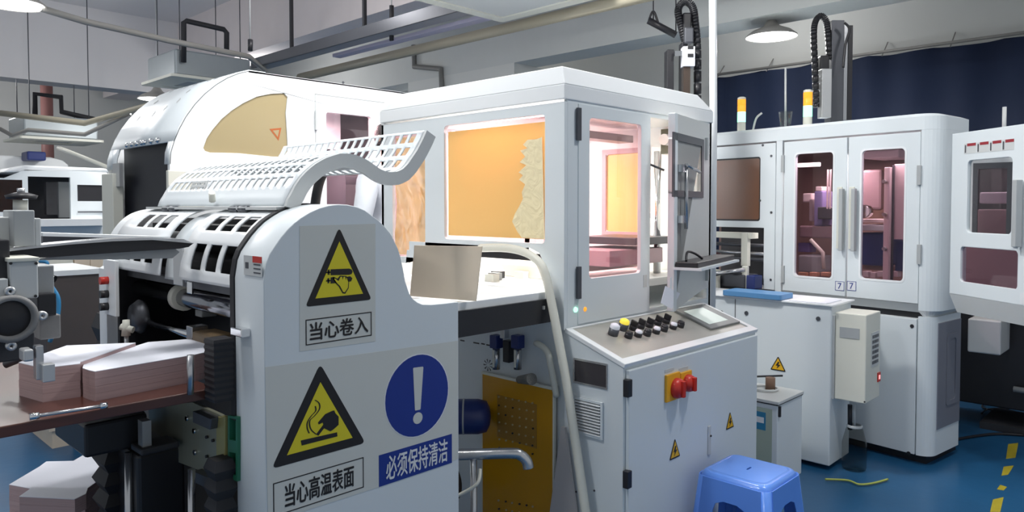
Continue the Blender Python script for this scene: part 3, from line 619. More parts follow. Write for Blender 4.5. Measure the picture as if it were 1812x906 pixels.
vq = CL.rect((1012, 700), (1070, 712), (1018, 764), (1066, 778))
vt = mk('vent_grille', MB().plate(CL, rrect(*vq), [rrect(vq[0]+.01, vq[1]+.01, vq[2]-.01, vq[3]-.01)], .008, .01), WHITE, con)
mk('vent_back', MB().fbox(CL, vq[0]+.008, vq[2]-.008, vq[1]+.008, vq[3]-.008, .0006, .002), BLACK, vt)
ns = 11
for k in range(ns):
    z = vq[1]+.014+(vq[3]-vq[1]-.03)*k/(ns-1)
    mk('slat', MB().hexa([CL.p(vq[0]+.01, z, .002), CL.p(vq[2]-.01, z, .002), CL.p(vq[2]-.01, z-.004, .014), CL.p(vq[0]+.01, z-.004, .014), CL.p(vq[0]+.01, z+.002, .002), CL.p(vq[2]-.01, z+.002, .002), CL.p(vq[2]-.01, z-.001, .014), CL.p(vq[0]+.01, z-.001, .014)]), BWHITE, vt)
screws(CL, [(1052, 868), (1020, 870)], con, .004)
tag(mk('leaning_board', MB().prism([P(993, 755, x=2.36), P(999, 757, x=2.36), P(1030, 985, x=2.36), P(962, 985, x=2.36)], (.012, 0, 0)), mat('dull_white_board', (.48, .46, .46), .5)), 'narrow dull white board leaning behind the long hose beside the console', 'board')
# ================================================================== GLUING FEEDER (sign panel machine)
SP = Frame((1.0, 1.95, 0), (1, 0, 0)); 
glu = thing('gluing_machine', (1.4, 2.6, 0), 'white gluing feeder with an arched end panel carrying large warning signs', 'machine')
arch = [(466, 499), (471, 466), (477, 450), (486, 436), (497, 420), (509, 406), (520, 395), (532, 386), (548, 376), (566, 368), (582, 363.5), (599, 361.5), (616, 362.5), (632, 366), (646, 372), (658, 381), (670, 390), (681, 401), (691, 413), (698, 426), (704, 439), (708.6, 452.6), (712, 468), (714.6, 482), (717, 497), (721, 509), (725, 520), (731, 529), (739, 535), (748, 538.7), (764, 539), (785, 537), (811, 534)]
ap = SP.pts(arch); ap[0] = (0, ap[0][1]); ap[1] = (max(0.0, ap[1][0]), ap[1][1]); xr = ap[-1][0]
outline = [(0, 0)]+ap+[(xr, 0)]
m = MB().plate(SP, outline, (), .18, 0, 0, True)
mk('end_housing', m, WHITE, glu, .003)
# rubber strip on the rear edge of the arch
SPb = Frame((1.0, 2.13, 0), (1, 0, 0))
k_ = 16; o1 = [(-.004, .95)]+[(p[0]-.004, p[1]+.004) for p in ap[:k_]]; i1 = [(.012, .95)]+[(p[0]+.010, p[1]-.012) for p in ap[:k_]]
mk('rubber_strip', MB().plate(SPb, o1+i1[::-1], (), .025, 0), RUBBER, glu)
# sticker sheets + signs
def sign_backing(pts, w, mm, par, nm='sign_sheet'): return mk(nm, MB().plate(SP, SP.pts(pts), (), .0006, w), mm, par)
s1 = sign_backing([(530, 400), (664, 396), (664, 604), (530, 622)], .001, SWHT, glu)
s2 = sign_backing([(469, 650), (810, 603), (810, 812), (669, 862), (474, 925)], .0012, SWHT, glu)
def tri(px, par, k=.74):
    A, B, T = SP.pts(px); b = (A[1]+B[1])/2; T = ((A[0]+B[0])/2, T[1]); A = (A[0], b); B = (B[0], b)
    o = mk('sign_border', MB().flat(SP, roundpoly([A, B, T], (B[0]-A[0])*.035), .002), SBLK, par)
    cx, cy = T[0], b+(T[1]-b)/3
    mk('sign_face', MB().flat(SP, [(cx+(q[0]-cx)*k, cy+(q[1]-cy)*k) for q in (A, B, T)], .0028), SYEL, par)
tri([(540, 543), (657, 530), (599.5, 402)], s1, .72)
tri([(480, 829), (646, 784), (568, 643)], s2, .70)
def c5(pts): return SP.pts([(400+x/3.02, 340+y/3.02) for x, y in pts])
def c6(pts): return SP.pts([(440+x/2.96, 600+y/2.96) for x, y in pts])
m = MB().flat(SP, c5([(556, 412), (655, 408), (668, 413), (673, 425), (668, 437), (655, 441), (556, 443)]), .0036)
m.flat(SP, c5([(556, 456), (572, 452), (590, 485), (556, 488)]), .0036).flat(SP, c5([(640, 452), (660, 449), (672, 460), (665, 476), (645, 480)]), .0036)
for a in (((540, 415), (550, 412), (550, 442), (540, 440)), ((538, 462), (548, 458), (549, 485), (540, 487)), ((532, 425), (556, 423), (556, 431), (532, 433)), ((532, 470), (556, 468), (556, 476), (532, 478))): m.flat(SP, c5(a), .0036)
m.flat(SP, c5([(566, 462), (572, 452), (592, 462), (606, 446), (640, 448), (654, 478), (652, 512), (634, 542), (620, 540), (600, 505), (584, 488)]), .0036)
mk('pictogram', m, SBLK, s1)
m = MB().flat(SP, c5([(573, 462), (580, 462), (597, 475), (608, 452), (616, 452), (620, 470), (624, 452), (632, 452), (636, 472), (640, 455), (649, 480), (647, 510), (631, 534), (622, 533), (606, 502), (588, 484)]), .0044)
mk('hand_mark', m, SYEL, s1)
m = MB().flat(SP, c6([(270, 530), (460, 487), (462, 508), (275, 556)]), .0036)
m.flat(SP, c6([(350, 498), (388, 447), (385, 436), (364, 446), (360, 436), (398, 392), (432, 376), (445, 372), (452, 388), (468, 405), (468, 448), (438, 474), (425, 482), (392, 466), (362, 505)]), .0036)
for pth in ([(345, 318), (366, 335), (368, 365), (345, 398), (318, 425), (318, 458), (330, 480), (352, 498)], [(346, 350), (348, 375), (322, 405), (305, 435), (304, 465), (314, 492)]):
    c = c6(pth); sp_ = smooth_path([(q[0], q[1], 0) for q in c], 4); L = [(p.x-.0022, p.y) for p in sp_]; R = [(p.x+.0022, p.y) for p in sp_]
    for k in range(len(L)-1): m.flat(SP, [L[k], R[k], R[k+1], L[k+1]], .0036)
mk('pictogram', m, SBLK, s2)
def tbox(px, par, body, wline=.003, ins=.1, bold=.0011):
    r = SP.rect(*px)
    mk('text_border', MB().plate(SP, rrect(*r), [rrect(r[0]+wline, r[1]+wline, r[2]-wline, r[3]-wline)], .0006, .002), SBLK, par)
    h = r[3]-r[1]; wd_ = r[2]-r[0]
    mk('lettering', text_mb(body, SP, r[0]+wd_*ins*.5, r[1]+h*.16, r[2]-wd_*ins*.5, r[3]-h*.15, .0022, bold), SBLK, par)
tbox([(540, 570), (657, 547.5), (541, 611), (657, 594)], s1, '当心卷入', ins=.12)
tbox([(481, 853), (643, 811), (485, 911), (643, 865)], s2, '当心高温表面', ins=.24)
e = SP.pts([(681, 706), (792, 686), (738, 628), (735, 772)]); cx = (e[0][0]+e[1][0])/2; cy = (e[2][1]+e[3][1])/2; r_ = (e[1][0]-e[0][0])/2; ry = (e[2][1]-e[3][1])/2
mk('sign_border', MB().flat(SP, circ(cx, cy, r_+.004, 40, ry+.004), .0018), LETW, s2)
mk('sign_face', MB().flat(SP, circ(cx, cy, r_, 40, ry), .0026), SBLU, s2)
m = MB().flat(SP, roundpoly(c6([(858, 150), (912, 143), (897, 368), (868, 374)]), .004), .0036)
q = c6([(883, 413)])[0]; m.flat(SP, circ(q[0], q[1], r_*.15, 20, r_*.145), .0036); mk('exclamation_mark', m, SWHT, s2)
br = SP.rect((670, 804), (799, 769), (670, 859), (799, 821))
mk('sign_face', MB().flat(SP, rrect(*br), .002), SBLU, s2)
mk('lettering', text_mb('必须保持清洁', SP, br[0]+(br[2]-br[0])*.09, br[1]+.013, br[2]-(br[2]-br[0])*.07, br[3]-.011, .0030, .0010), LETW, s2)
# small label on the front side (x=1.0 face)
SF = Frame((1.0, 2.13, 0), (0, -1, 0))
lr = SF.rect((432, 453), (466, 453), (432, 488), (462, 488))
lb = mk('caution_label', MB().fbox(SF, lr[0], lr[2], lr[1], lr[3], 0, .001), LGREY, glu)
mk('label_header', MB().fbox(SF, lr[0]+(lr[2]-lr[0])*.5, lr[2], lr[3]-(lr[3]-lr[1])*.32, lr[3], .001, .0016), RED, lb)
for k in range(3): mk('text_line', MB().fbox(SF, lr[0]+(lr[2]-lr[0])*.55, lr[2]-.008, lr[1]+.008+.012*k, lr[1]+.012+.012*k, .001, .0016), MIDD, lb)
mk('hand_mark', MB().fbox(SF, lr[0]+.01, lr[0]+.03, lr[1]+.02, lr[3]-.02, .001, .0016), MIDD, lb)
q = SF.p(*SF.at(430, 585)); mk('latch', MB().box(q.x-.03, q.x, q.y-.05, q.y+.02, q.z-.012, q.z+.012), CHROME, glu, .003)
# slotted covers
def cover_profile(n=14):
    pts = [(424, 512), (427, 480), (434, 452), (446, 425), (462, 402), (482, 385), (505, 375), (530, 370)]
    L = [P(u, v, y=2.13) for u, v in pts]; return smooth_path([(p.x, 0, p.z) for p in L], 4)
CP = cover_profile()
def arc_index(frac):
    n = len(CP)-1; return int(round(frac*n))
def cover(y0, y1, slots, par):
    n = len(CP)-1; rows = [(.10, .34), (.49, .70)]
    ys = sorted(set([y0, y1]+[q for s in slots for q in s])); ix = list(range(n+1)); m = MB()
    vs = [(CP[i].x, y, CP[i].z) for y in ys for i in ix]; fs = []
    for a in range(len(ys)-1):
        inslot = any(abs(s[0]-ys[a]) < 1e-6 for s in slots)
        for i in range(n):
            fr = (i+.5)/n
            if inslot and any(r[0] < fr < r[1] for r in rows): continue
            fs.append((a*(n+1)+i, a*(n+1)+i+1, (a+1)*(n+1)+i+1, (a+1)*(n+1)+i))
    m.add(vs, fs, 0, True); return mk('slotted_cover', m, BWHITE, par, solid=.006)
cover(2.14, 2.58, [(2.19, 2.27), (2.30, 2.385), (2.415, 2.50)], glu)
cover(2.76, 3.30, [(2.84, 2.925), (2.955, 3.04), (3.07, 3.155)], glu)
o = MB(); n = len(CP)-1
o.add([(CP[i].x+.02, y, CP[i].z-.012) for y in (2.58, 2.76) for i in range(n+1)], [(i, i+1, n+2+i, n+1+i) for i in range(n)], 0, True)
mk('cover_bridge', o, WHITE, glu, solid=.006)
# far end housing
m = MB().prism([(1.0, 3.30, 0), (1.0, 3.30, 1.34)]+[(p.x, 3.30, p.z) for p in CP]+[(1.8, 3.30, 1.6), (1.8, 3.30, 0)], (0, .09, 0)); mk('end_housing', m, BWHITE, glu, .003)
sp0 = P(197, 505, x=1.0)
st = mk('control_strip', MB().xbox(184, 558, 204, 460, .985, .015), BWHITE, glu, .003)
for v, mm in ((496, RED), (520, BLACK), (542, BLACK)):
    q = P(191, v, x=.985); mk('strip_knob', MB().cyl((.985, q.y, q.z), (.955, q.y, q.z), .016, seg=12), mm, st)
# inner rollers
mk('shade_back', MB().box(1.30, 1.34, 2.132, 3.29, .2, 1.55), BLACK, glu)  # black sheet standing in for the shade inside the feeder
mk('shade_liner', MB().box(1.04, 1.45, 3.27, 3.295, .9, 1.45), BLACK, glu); mk('shade_liner', MB().box(1.18, 1.32, 2.14, 3.28, 1.50, 1.53), BLACK, glu)  # black sheets added so the inside stays in shade behind the slots
mk('interior_floor', MB().box(1.12, 1.58, 2.13, 3.3, .95, 1.0), BLACK, glu)
mk('feed_roller', MB().cyl((1.12, 2.14, 1.255), (1.12, 3.29, 1.255), .034), mat('polished_roller', (.30, .31, .34), .15, metal=1), glu)
mk('feed_roller', MB().cyl((1.17, 2.14, 1.315), (1.17, 3.29, 1.315), .036), BLACK, glu)
mk('rubber_roller', MB().cyl((1.22, 2.14, 1.37), (1.22, 3.29, 1.37), .05), RUBBER, glu)
mk('cross_bar', MB().box(1.07, 1.10, 2.14, 3.29, 1.31, 1.335), MIDD, glu)
mk('roller_cap', MB().cyl((1.12, 2.80, 1.255), (1.12, 2.84, 1.255), .05), CREAM, glu)
mk('drive_shaft', MB().cyl((1.10, 2.30, 1.13), (1.10, 3.29, 1.13), .016), CHROME, glu)
mk('shaft_block', MB().box(1.07, 1.13, 2.62, 2.67, 1.09, 1.17), STEEL, glu, .003)
mk('shaft_block', MB().box(1.06, 1.15, 2.45, 2.60, 1.08, 1.16), mat('brown_casting', (.16, .11, .06), .5), glu, .01)
mk('shaft_block', MB().box(1.07, 1.12, 2.25, 2.29, 1.09, 1.17), STEEL, glu, .003)
mk('hand_wheel', MB().lathe((1.10, 3.16, 1.15), [(.0, 0), (.06, 0), (.07, .02), (.05, .05), (.0, .05)], ax=(-1, 0, 0)), MIDD, glu)
for k, (y, z) in enumerate(((2.95, 1.30), (2.75, 1.18), (2.4, 1.20), (3.05, 1.22))): mk('inner_bracket', MB().box(1.16, 1.22, y, y+.06, z, z+.05), [MIDD, GREY, STEEL][k % 3], glu, .004)
mk('hanging_guide', MB().xbox(306, 505, 321, 430, 1.02, .01), ALU, glu, .003)
mk('hanging_guide', MB().xbox(330, 520, 338, 498, 1.03, .01), CHROME, glu, .003)
# raised mesh guard
prof_px = [(502, 365), (506, 352), (512, 342), (519, 328), (528, 315), (539, 303), (552, 292), (563, 285), (575, 279), (587, 275), (598, 272), (611, 272), (624.5, 274), (637, 279), (648, 285), (658, 292), (667.5, 299), (677, 303), (687, 305), (699, 304), (709, 299), (718, 290), (726, 278), (733, 268), (740, 255), (746, 243), (751, 231)]
GP = [P(u, v, y=2.13) for u, v in prof_px]; GP = [Vector((p.x, 0, p.z)) for p in GP]
def resample(L, n):
    d = [0]
    for i in range(len(L)-1): d.append(d[-1]+(L[i+1]-L[i]).length)
    o = []
    for k in range(n+1):
        s = d[-1]*k/n
        for i in range(len(L)-1):
            if d[i+1] >= s-1e-9: break
        t = (s-d[i])/(d[i+1]-d[i]) if d[i+1] > d[i] else 0; o.append(L[i].lerp(L[i+1], min(1, max(0, t))))
    return o
NR = 12; NA = NR*6; GA = resample(GP, NA)
gd = mk('guard_side', MB().prism([Vector((p.x, 2.115, p.z)) for p in GA]+[Vector((p.x, 2.115, p.z)) for p in [GA[i]+Vector((GA[min(NA, i+1)]-GA[max(0, i-1)]).normalized()).cross(Vector((0, -1, 0)))*.047 for i in range(NA, -1, -1)]], (0, .016, 0)), LGREY, glu)
def guard():
    m = MB(); y0, y1 = 2.13, 3.17; NC = 19; ys = [y0]; slots = []
    y = y0+.035; pitch = (y1-y0-.06)/NC
    for k in range(NC): slots.append((y, y+pitch*.66)); y += pitch
    ys = sorted([y0, y1]+[q for s in slots for q in s]); n = NA
    vs = [(GA[i].x, yy, GA[i].z) for yy in ys for i in range(n+1)]; fs = []; fl = []
    for a in range(len(ys)-1):
        ins = a % 2 == 1
        for i in range(n):
            row, ph = divmod(i, 6)
            hole = ins and 1 <= ph <= 4 and 1 <= row <= 11
            if not hole: fs.append((a*(n+1)+i, a*(n+1)+i+1, (a+1)*(n+1)+i+1, (a+1)*(n+1)+i))
    m.add(vs, fs, 0, True); return m
mk('mesh_guard', guard(), WHITE, glu, solid=.004)
for y in (2.35, 2.42, 2.95, 3.02): mk('guard_hinge', MB().cyl((GA[0].x-.01, y, GA[0].z-.01), (GA[0].x-.01, y+.06, GA[0].z-.01), .011, seg=10), MIDD, glu)
mk('guard_apron', MB().box(GA[0].x-.02, GA[0].x+.02, 2.14, 3.25, GA[0].z-.012, GA[0].z-.002), LGREY, glu)
mk('louvre_plate', MB().plate(Frame((GA[4].x-.012, 2.93, GA[4].z-.03), (0, -1, 0), (.45, 0, 1)), [(0, 0), (.14, 0), (.14, .1), (0, .1)], [[(.012+.02*c, .012+.018*r), (.026+.02*c, .012+.018*r), (.026+.02*c, .02+.018*r), (.012+.02*c, .02+.018*r)] for r in range(5) for c in range(6)], .003), LGREY, glu)
mk('guard_tab', MB().cyl((GA[2].x-.02, 2.62, GA[2].z), (GA[2].x-.03, 2.60, GA[2].z+.03), .012, seg=8), CREAM, glu)

# ================================================================== PAPER FEED SIDE
def stack(pts_px, z1, z0, label, group=None, d=None):
    pts = [P(u, v, z=z1) for u, v in pts_px]; m = MB(); n = len(pts)
    layers = max(2, int((z1-z0)/.02)); rnd = random.Random(len(label))
    zz = z0; 
    for k in range(layers):
        h = (z1-z0)/layers; dx, dy = rnd.uniform(-.0006, .0006), rnd.uniform(-.0006, .0006)
        m.prism([Vector((p.x+dx, p.y+dy, zz)) for p in pts], (0, 0, h-.0004), 0); zz += h
    m.prism([Vector((p.x, p.y, z1-.0005)) for p in pts], (0, 0, .002), 1)
    return tag(mk('sheet_stack', m, [PINK, PAPER]), label, 'paper', group)
lift = thing('lift_table', (.75, 2.4, .95), 'brown pallet board carrying the upper sheet stacks on the left', 'pallet')
b0 = P(0, 745, y=2.2); b1 = P(372, 697, y=2.2); zb = (b0.z+b1.z)/2
tilt = math.atan2(b1.z-b0.z, b1.x-b0.x)
mk('pallet_board', MB().prism([(.20, 2.2, zb-.03), (.97, 2.2, zb-.03), (.97, 2.2, zb), (.20, 2.2, zb)], (0, .95, 0)), BOARD, lift, .003)
ZT = zb+.085
def up(u, v): return (u, v)
A = [(170, 658), (372, 624), (372, 606), (300, 600), (190, 612), (150, 640), (143, 655), (155, 659)]
def stack2(top_px, y_front, zt, z0, label, grp): 
    pts = []
    for (u, v, w) in top_px: pts.append(P(u, v, z=zt))
    return pts
# upper stack tops are traced on their own height
def stk(top, zt, z0, label, grp='stacks of pink edged sheets'):
    return stack(top, zt, z0, label, grp)
stk([(168, 658), (345, 628), (388, 618), (388, 604), (330, 601), (262, 606), (150, 640), (146, 652), (158, 656)], ZT, zb, 'large pink edged sheet stack on the brown board beside the steel pin')
stk([(75, 652), (142, 644), (142, 641), (240, 607), (118, 612), (33, 642)], ZT+.012, zb, 'second pink edged sheet stack on the brown board, left of the large one')
stk([(16, 858), (70, 826), (82, 817), (130, 816), (152, 803), (180, 815), (174, 830), (183, 842), (172, 852), (150, 868), (60, 866)], .50, .10, 'jagged pink edged sheet stack low at the bottom left corner')
stk([(34, 879), (58, 862), (155, 865), (152, 874), (132, 884)], .56, .505, 'smaller sheet stack lying on the jagged one at the bottom left')
pal = thing('floor_pallet', (.9, 3.4, 0), 'dark low pallet under the bottom left sheet stacks', 'pallet')
for k in range(4): mk('plank', MB().box(.55, 1.15, 2.95+.18*k, 3.08+.18*k, .08, .10), BOARD, pal)
for k in range(2): mk('bearer', MB().box(.58+.45*k, .66+.45*k, 2.95, 3.62, 0, .08), BOARD, pal)
def pin(u, v0, v1, d, r, lab, m=STEEL): return tag(mk('steel_rod', MB().cyl(P(u, v1, d=d), P(u, v0, d=d), r, seg=14), m), lab, 'rod')
pin(337, 628, 698, 2.165, .010, 'short steel pin holding the front edge of the upper sheet stack')
pin(228, 800, 1050, 2.45, .013, 'vertical steel rod beside the jagged low stack')
pin(339, 830, 1050, 2.3, .011, 'vertical steel rod under the pale bolted plate')
q = P(52, 738, z=zb+.012); q2 = P(190, 717, z=zb+.012)
sp = thing('long_spanner', (q+q2)/2, 'thin steel spanner lying on the front edge of the brown board', 'tool')
mk('shank', MB().cyl(q, q2, .005, seg=8), STEEL, sp); mk('end_socket', MB().cyl(q, q.lerp(q2, .12), .009, seg=8), CHROME, sp); mk('end_socket', MB().cyl(q.lerp(q2, .9), q2, .009, seg=8), CHROME, sp)
q = P(85, 640, y=2.1)
cl = thing('sheet_stop', P(88, 650, d=2.2), 'grey angled sheet stop clamp at the left corner of the upper stacks', 'clamp')
mk('stop_plate', MB().ybox(64, 612, 78, 672, 2.12, .03), STEEL, cl, .002)
mk('stop_foot', MB().ybox(76, 645, 98, 676, 2.10, .03), ALU, cl, .002)
mk('clamp_head', MB().ybox(42, 619, 60, 640, 2.1, .05), ALU, cl, .004)
mk('clamp_arm', MB().cyl(P(10, 645, d=2.2), P(50, 628, d=2.2), .012), MIDD, cl)
kb = thing('clamp_knob', P(224, 600, d=2.6), 'cream plastic clamp knob standing behind the upper sheet stack', 'knob')
mk('knob_head', MB().tube([P(223, 594, d=2.6), P(223, 566, d=2.6)], [.016, .012], 8), CREAM, kb); mk('knob_wing', MB().tube([P(214, 578, d=2.6), P(236, 584, d=2.6)], .012, 8), CREAM, kb); mk('stem', MB().cyl((P(224, 592, d=2.6).x, P(224, 592, d=2.6).y, zb), P(224, 592, d=2.6), .008), ALU, kb)
def bellows(name, cx, cy, z0, z1, hx, hy, n, label, deep=.7):
    m = MB(); vs = []; fs = []
    for k in range(2*n+1):
        s = 1 if k % 2 else deep; z = z0+(z1-z0)*k/(2*n)
        for dx, dy in ((-1, -1), (1, -1), (1, 1), (-1, 1)): vs.append((cx+dx*hx*s, cy+dy*hy*s, z))
    for k in range(2*n):
        for c in range(4): fs.append((k*4+c, k*4+(c+1) % 4, k*4+4+(c+1) % 4, k*4+4+c))
    m.add(vs, fs); m.add(vs[-4:], [(0, 1, 2, 3)]); m.add(vs[:4], [(3, 2, 1, 0)])
    return tag(mk(name, m, RUBBER), label, 'bellows', 'black folded bellows of the lift')
q = P(397, 690, x=.93)
bellows('bellows', .966, 2.165, P(397, 733, d=2.06).z, P(397, 615, d=2.06).z, .033, .035, 10, 'black bellows pressed against the sign machine, above the pale plate', .93)
bellows('bellows', .964, 2.165, .0, P(397, 845, d=2.06).z, .035, .04, 14, 'black bellows under the pale plate at the foot of the sign machine', .72)
q = P(210, 760, d=2.6)
bellows('bellows', q.x, q.y, 0.0, P(210, 655, d=2.6).z-.12, .07, .07, 12, 'tall black bellows rising beside the jagged low stack', .72)
q = P(195, 590, d=3.3); bellows('bellows', q.x, q.y, .0, P(195, 553, d=3.3).z, .06, .06, 9, 'far black bellows below the white control strip', .7)
# bolted plate
BPx = .99
bp = thing('lift_bracket', (BPx, 2.4, .6), 'pale greenish lift bracket plate with bolts beneath the brown board', 'bracket')
BF = Frame((BPx, 2.9, 0), (0, -1, 0))
mk('bracket_plate', MB().plate(BF, BF.pts([(262, 722), (340, 712), (392, 735), (392, 848), (268, 800)]), (), .012), SAGE, bp, .002)
mk('yellow_edge', MB().plate(BF, BF.pts([(386, 737), (401, 737), (401, 848), (386, 846)]), (), .02, .006), mat('pale_brass', (.42, .38, .16), .4, metal=.4), bp, .002)
mk('clamp_bar', MB().plate(BF, BF.pts([(357, 724), (390, 738), (388, 757), (357, 744)]), (), .03, .03), MIDD, bp, .003)
mk('clamp_bar', MB().plate(BF, BF.pts([(357, 829), (390, 843), (388, 862), (357, 848)]), (), .03, .03), MIDD, bp, .003)
mk('green_guide', MB().plate(BF, BF.pts([(403, 735), (420, 738), (420, 852), (403, 846)]), [BF.pts([(406, 740), (417, 742), (417, 780), (406, 778)]), BF.pts([(406, 800), (417, 802), (417, 842), (406, 838)])], .02, .0), mat('green_guide_paint', (.02, .16, .09), .4), bp)
mk('guide_back', MB().plate(BF, BF.pts([(400, 735), (424, 738), (424, 852), (400, 846)]), (), .02, -.03), BLACK, bp)
for u, v in ((333, 740), (346, 762), (347, 800), (368, 773), (379, 779), (368, 807), (379, 812)):
    i, j = BF.at(u, v); big = u < 350; mk('bolt', MB().cyl(BF.p(i, j, 0), BF.p(i, j, .008), .009 if big else .005, seg=8), CHROME if big else BLACK, bp)
dk = thing('drive_cabinet', (1.25, 2.75, 0), 'black lift drive cabinet standing on the floor below the brown board', 'cabinet')
q = P(205, 775, d=2.75); mk('upper_box', MB().ybox(150, 742, 262, 800, 2.62, .35), BLACK, dk, .01)
mk('lower_box', MB().ybox(245, 796, 330, 1060, 2.55, .4), BLACK, dk, .012)
mk('box_top', MB().ybox(250, 788, 318, 800, 2.50, .1), DARK, dk, .006)
mk('side_plate', MB().ybox(252, 745, 268, 795, 2.52, .04), ALU, dk)
mk('inner_column', MB().box(1.3, 1.36, 2.3, 2.36, 0, .85), ALU, dk); mk('inner_panel', MB().box(1.5, 1.53, 2.2, 2.8, 0, .9), LGREY, dk)
# feed arm: dark curved blade along X and white cover plate
arm = thing('feed_arm', (.75, 2.5, 1.45), 'long dark curved feed arm reaching left from the slotted covers', 'arm')
up_ = [(15, 447), (60, 440), (120, 432), (200, 424), (270, 421), (330, 423), (343, 432)]
lo_ = [(330, 440), (300, 446), (200, 456), (120, 462), (60, 466), (15, 458)]
mk('blade', MB().prism([P(u, v, y=2.42) for u, v in [(15, 444), (60, 439), (120, 432.5), (200, 426.5), (270, 424), (343, 430), (334, 437), (318, 440), (240, 445), (150, 451), (80, 456), (16, 454)]], (0, .05, 0)), BLACK, arm)
mk('blade_edge', MB().prism([P(u, v, y=2.41) for u, v in [(15, 441), (60, 435), (120, 429), (200, 422.5), (270, 420.5), (325, 423), (343, 431), (270, 424.5), (200, 427), (120, 433), (60, 439.5), (15, 445)]], (0, .10, 0)), STEEL, arm)
mk('blade_web', MB().prism([P(u, v, y=2.45) for u, v in [(40, 462), (150, 448), (310, 440), (318, 446), (305, 457), (220, 459), (90, 460)]], (0, .02, 0)), GREY, arm)
mk('cover_plate', MB().prism([P(u, v, y=2.75) for u, v in [(76, 412), (300, 419), (305, 423), (76, 418)]], (0, .12, 0)), BWHITE, arm)
mk('cover_skirt', MB().prism([P(u, v, y=2.76) for u, v in [(76, 418), (300, 423), (300, 430), (76, 436)]], (0, .1, 0)), MIDD, arm)
# left edge machinery
lm = thing('feeder_head', (.42, 2.3, 1.2), 'grey suction feeder head cut by the left edge of the picture', 'machine')
mk('valve_block', MB().ybox(24, 372, 62, 436, 2.35, .12), GREY, lm, .003); mk('valve_block', MB().ybox(62, 386, 73, 436, 2.37, .1), LGREY, lm, .003)
mk('valve_block', MB().ybox(-10, 384, 24, 440, 2.4, .12), LGREY, lm, .003)
mk('valve_cap', MB().cyl(P(36, 372, d=2.55), P(36, 354, d=2.55), .022), CREAM, lm); mk('hand_wheel', MB().lathe(P(38, 352, d=2.55), [(0, 0), (.045, 0), (.05, .012), (.02, .022), (0, .024)]), BLACK, lm)
mk('knob', MB().cyl(P(37, 342, d=2.55), P(37, 333, d=2.55), .012), STEEL, lm)
mk('frame_post', MB().ybox(-30, 425, 18, 500, 2.28, .15), BLACK, lm, .003)
cb = mk('junction_box', MB().ybox(18, 462, 68, 529, 2.25, .14), LGREY, lm, .004); mk('box_lid', MB().ybox(15, 456, 70, 463, 2.24, .16), CREAM, lm, .002)
mk('green_cap', MB().cyl(P(40, 458, d=2.3), P(40, 450, d=2.3), .015), mat('green_cap', (.02, .35, .22), .4), lm)
for u, v in ((19, 466), (64, 466), (20, 524), (63, 524)): mk('screw', MB().cyl(P(u, v, y=2.25), P(u, v, y=2.247), .004, seg=8), BLACK, lm)
mk('side_box', MB().ybox(-20, 494, 15, 531, 2.25, .12), LGREY, lm, .003)
mk('mounting_plate', MB().ybox(-30, 531, 54, 592, 2.25, .10), CONC, lm, .003)
c_ = P(17, 563, y=2.25); mo = mk('suction_motor', MB().lathe(c_, [(.062, 0), (.062, .02), (.048, .025), (.046, .006), (0, .004)], ax=(0, -1, 0), seg=32), CONC, lm)
mk('motor_face', MB().lathe(c_+Vector((0, -.007, 0)), [(.046, 0), (.03, .004), (0, .006)], ax=(0, -1, 0), seg=28), BLACK, mo)
for an in (0, 90, 180, 270):
    p = c_+Vector((.071*math.cos(math.radians(an)), 0, .071*math.sin(math.radians(an)))); mk('motor_lug', MB().lathe(p, [(.004, .0), (.004, .018), (.012, .018), (.012, 0)], ax=(0, -1, 0), seg=14), ALU, mo)
mk('base_block', MB().ybox(-30, 592, 62, 640, 2.28, .14), DARK, lm, .004); mk('bearing_box', MB().ybox(66, 520, 100, 560, 2.5, .12), BLACK, lm, .004)
mk('bearing_box', MB().ybox(70, 558, 108, 600, 2.52, .10), CONC, lm, .004)
mk('guide_bracket', MB().ybox(66, 470, 96, 520, 2.55, .1), GREY, lm, .003)
mk('connector', MB().cyl(P(84, 490, d=2.45), P(97, 494, d=2.45), .012), CHROME, lm)
tag(mk('air_hose', MB().tube(smooth_path([P(70, 462, d=2.4), P(84, 466, d=2.4), P(72, 485, d=2.4)]), .006, 8), mat('blue_hose', (.03, .22, .45), .35)), 'blue hose looping over the junction box', 'hose')
tag(mk('air_hose', MB().tube(smooth_path([P(90, 505, d=2.42), P(103, 528, d=2.42), P(102, 560, d=2.42), P(94, 590, d=2.42), P(88, 605, d=2.42)]), .007, 8), MATS['blue_hose']), 'blue hose hanging down beside the brown carton stack', 'hose')
bc = thing('carton_stack', (1.5, 5.8, 0), 'dark brown carton block topped with a white sheet behind the feeder', 'carton')
a_ = P(80, 486, y=5.5); b_ = P(186, 486, y=5.5); mk('carton_body', MB().box(a_.x, b_.x, 5.5, 6.2, .14, a_.z), BROWNB, bc, .01); mk('top_sheet', MB().ybox(76, 478, 184, 487, 5.48, .7), BWHITE, bc)
for k in range(3): mk('pallet_foot', MB().box(a_.x+.02+.3*k, a_.x+.14+.3*k, 5.5, 6.1, 0, .12), CARD, bc)
mk('pallet_deck', MB().box(a_.x, b_.x+.1, 5.48, 6.15, .12, .14), CARD, bc)
for (u0, v0, u1, v1, y, lab, mm) in ((64, 452, 132, 480, 6.5, 'pale carton behind the dark brown carton block, left one', CREAM), (132, 456, 162, 478, 6.5, 'tan carton in the middle behind the dark brown block', CARD), (160, 455, 186, 478, 6.5, 'tan carton right behind the dark brown block, by the control strip', CARD)):
    m = MB(); a = P(u0, v0, y=y); b = P(u1-2, v1, y=y); mk_ = tag(mk('carton', MB().box(a.x, b.x, y, y+.4, 0, a.z), mm, bevel=.004), lab, 'carton')
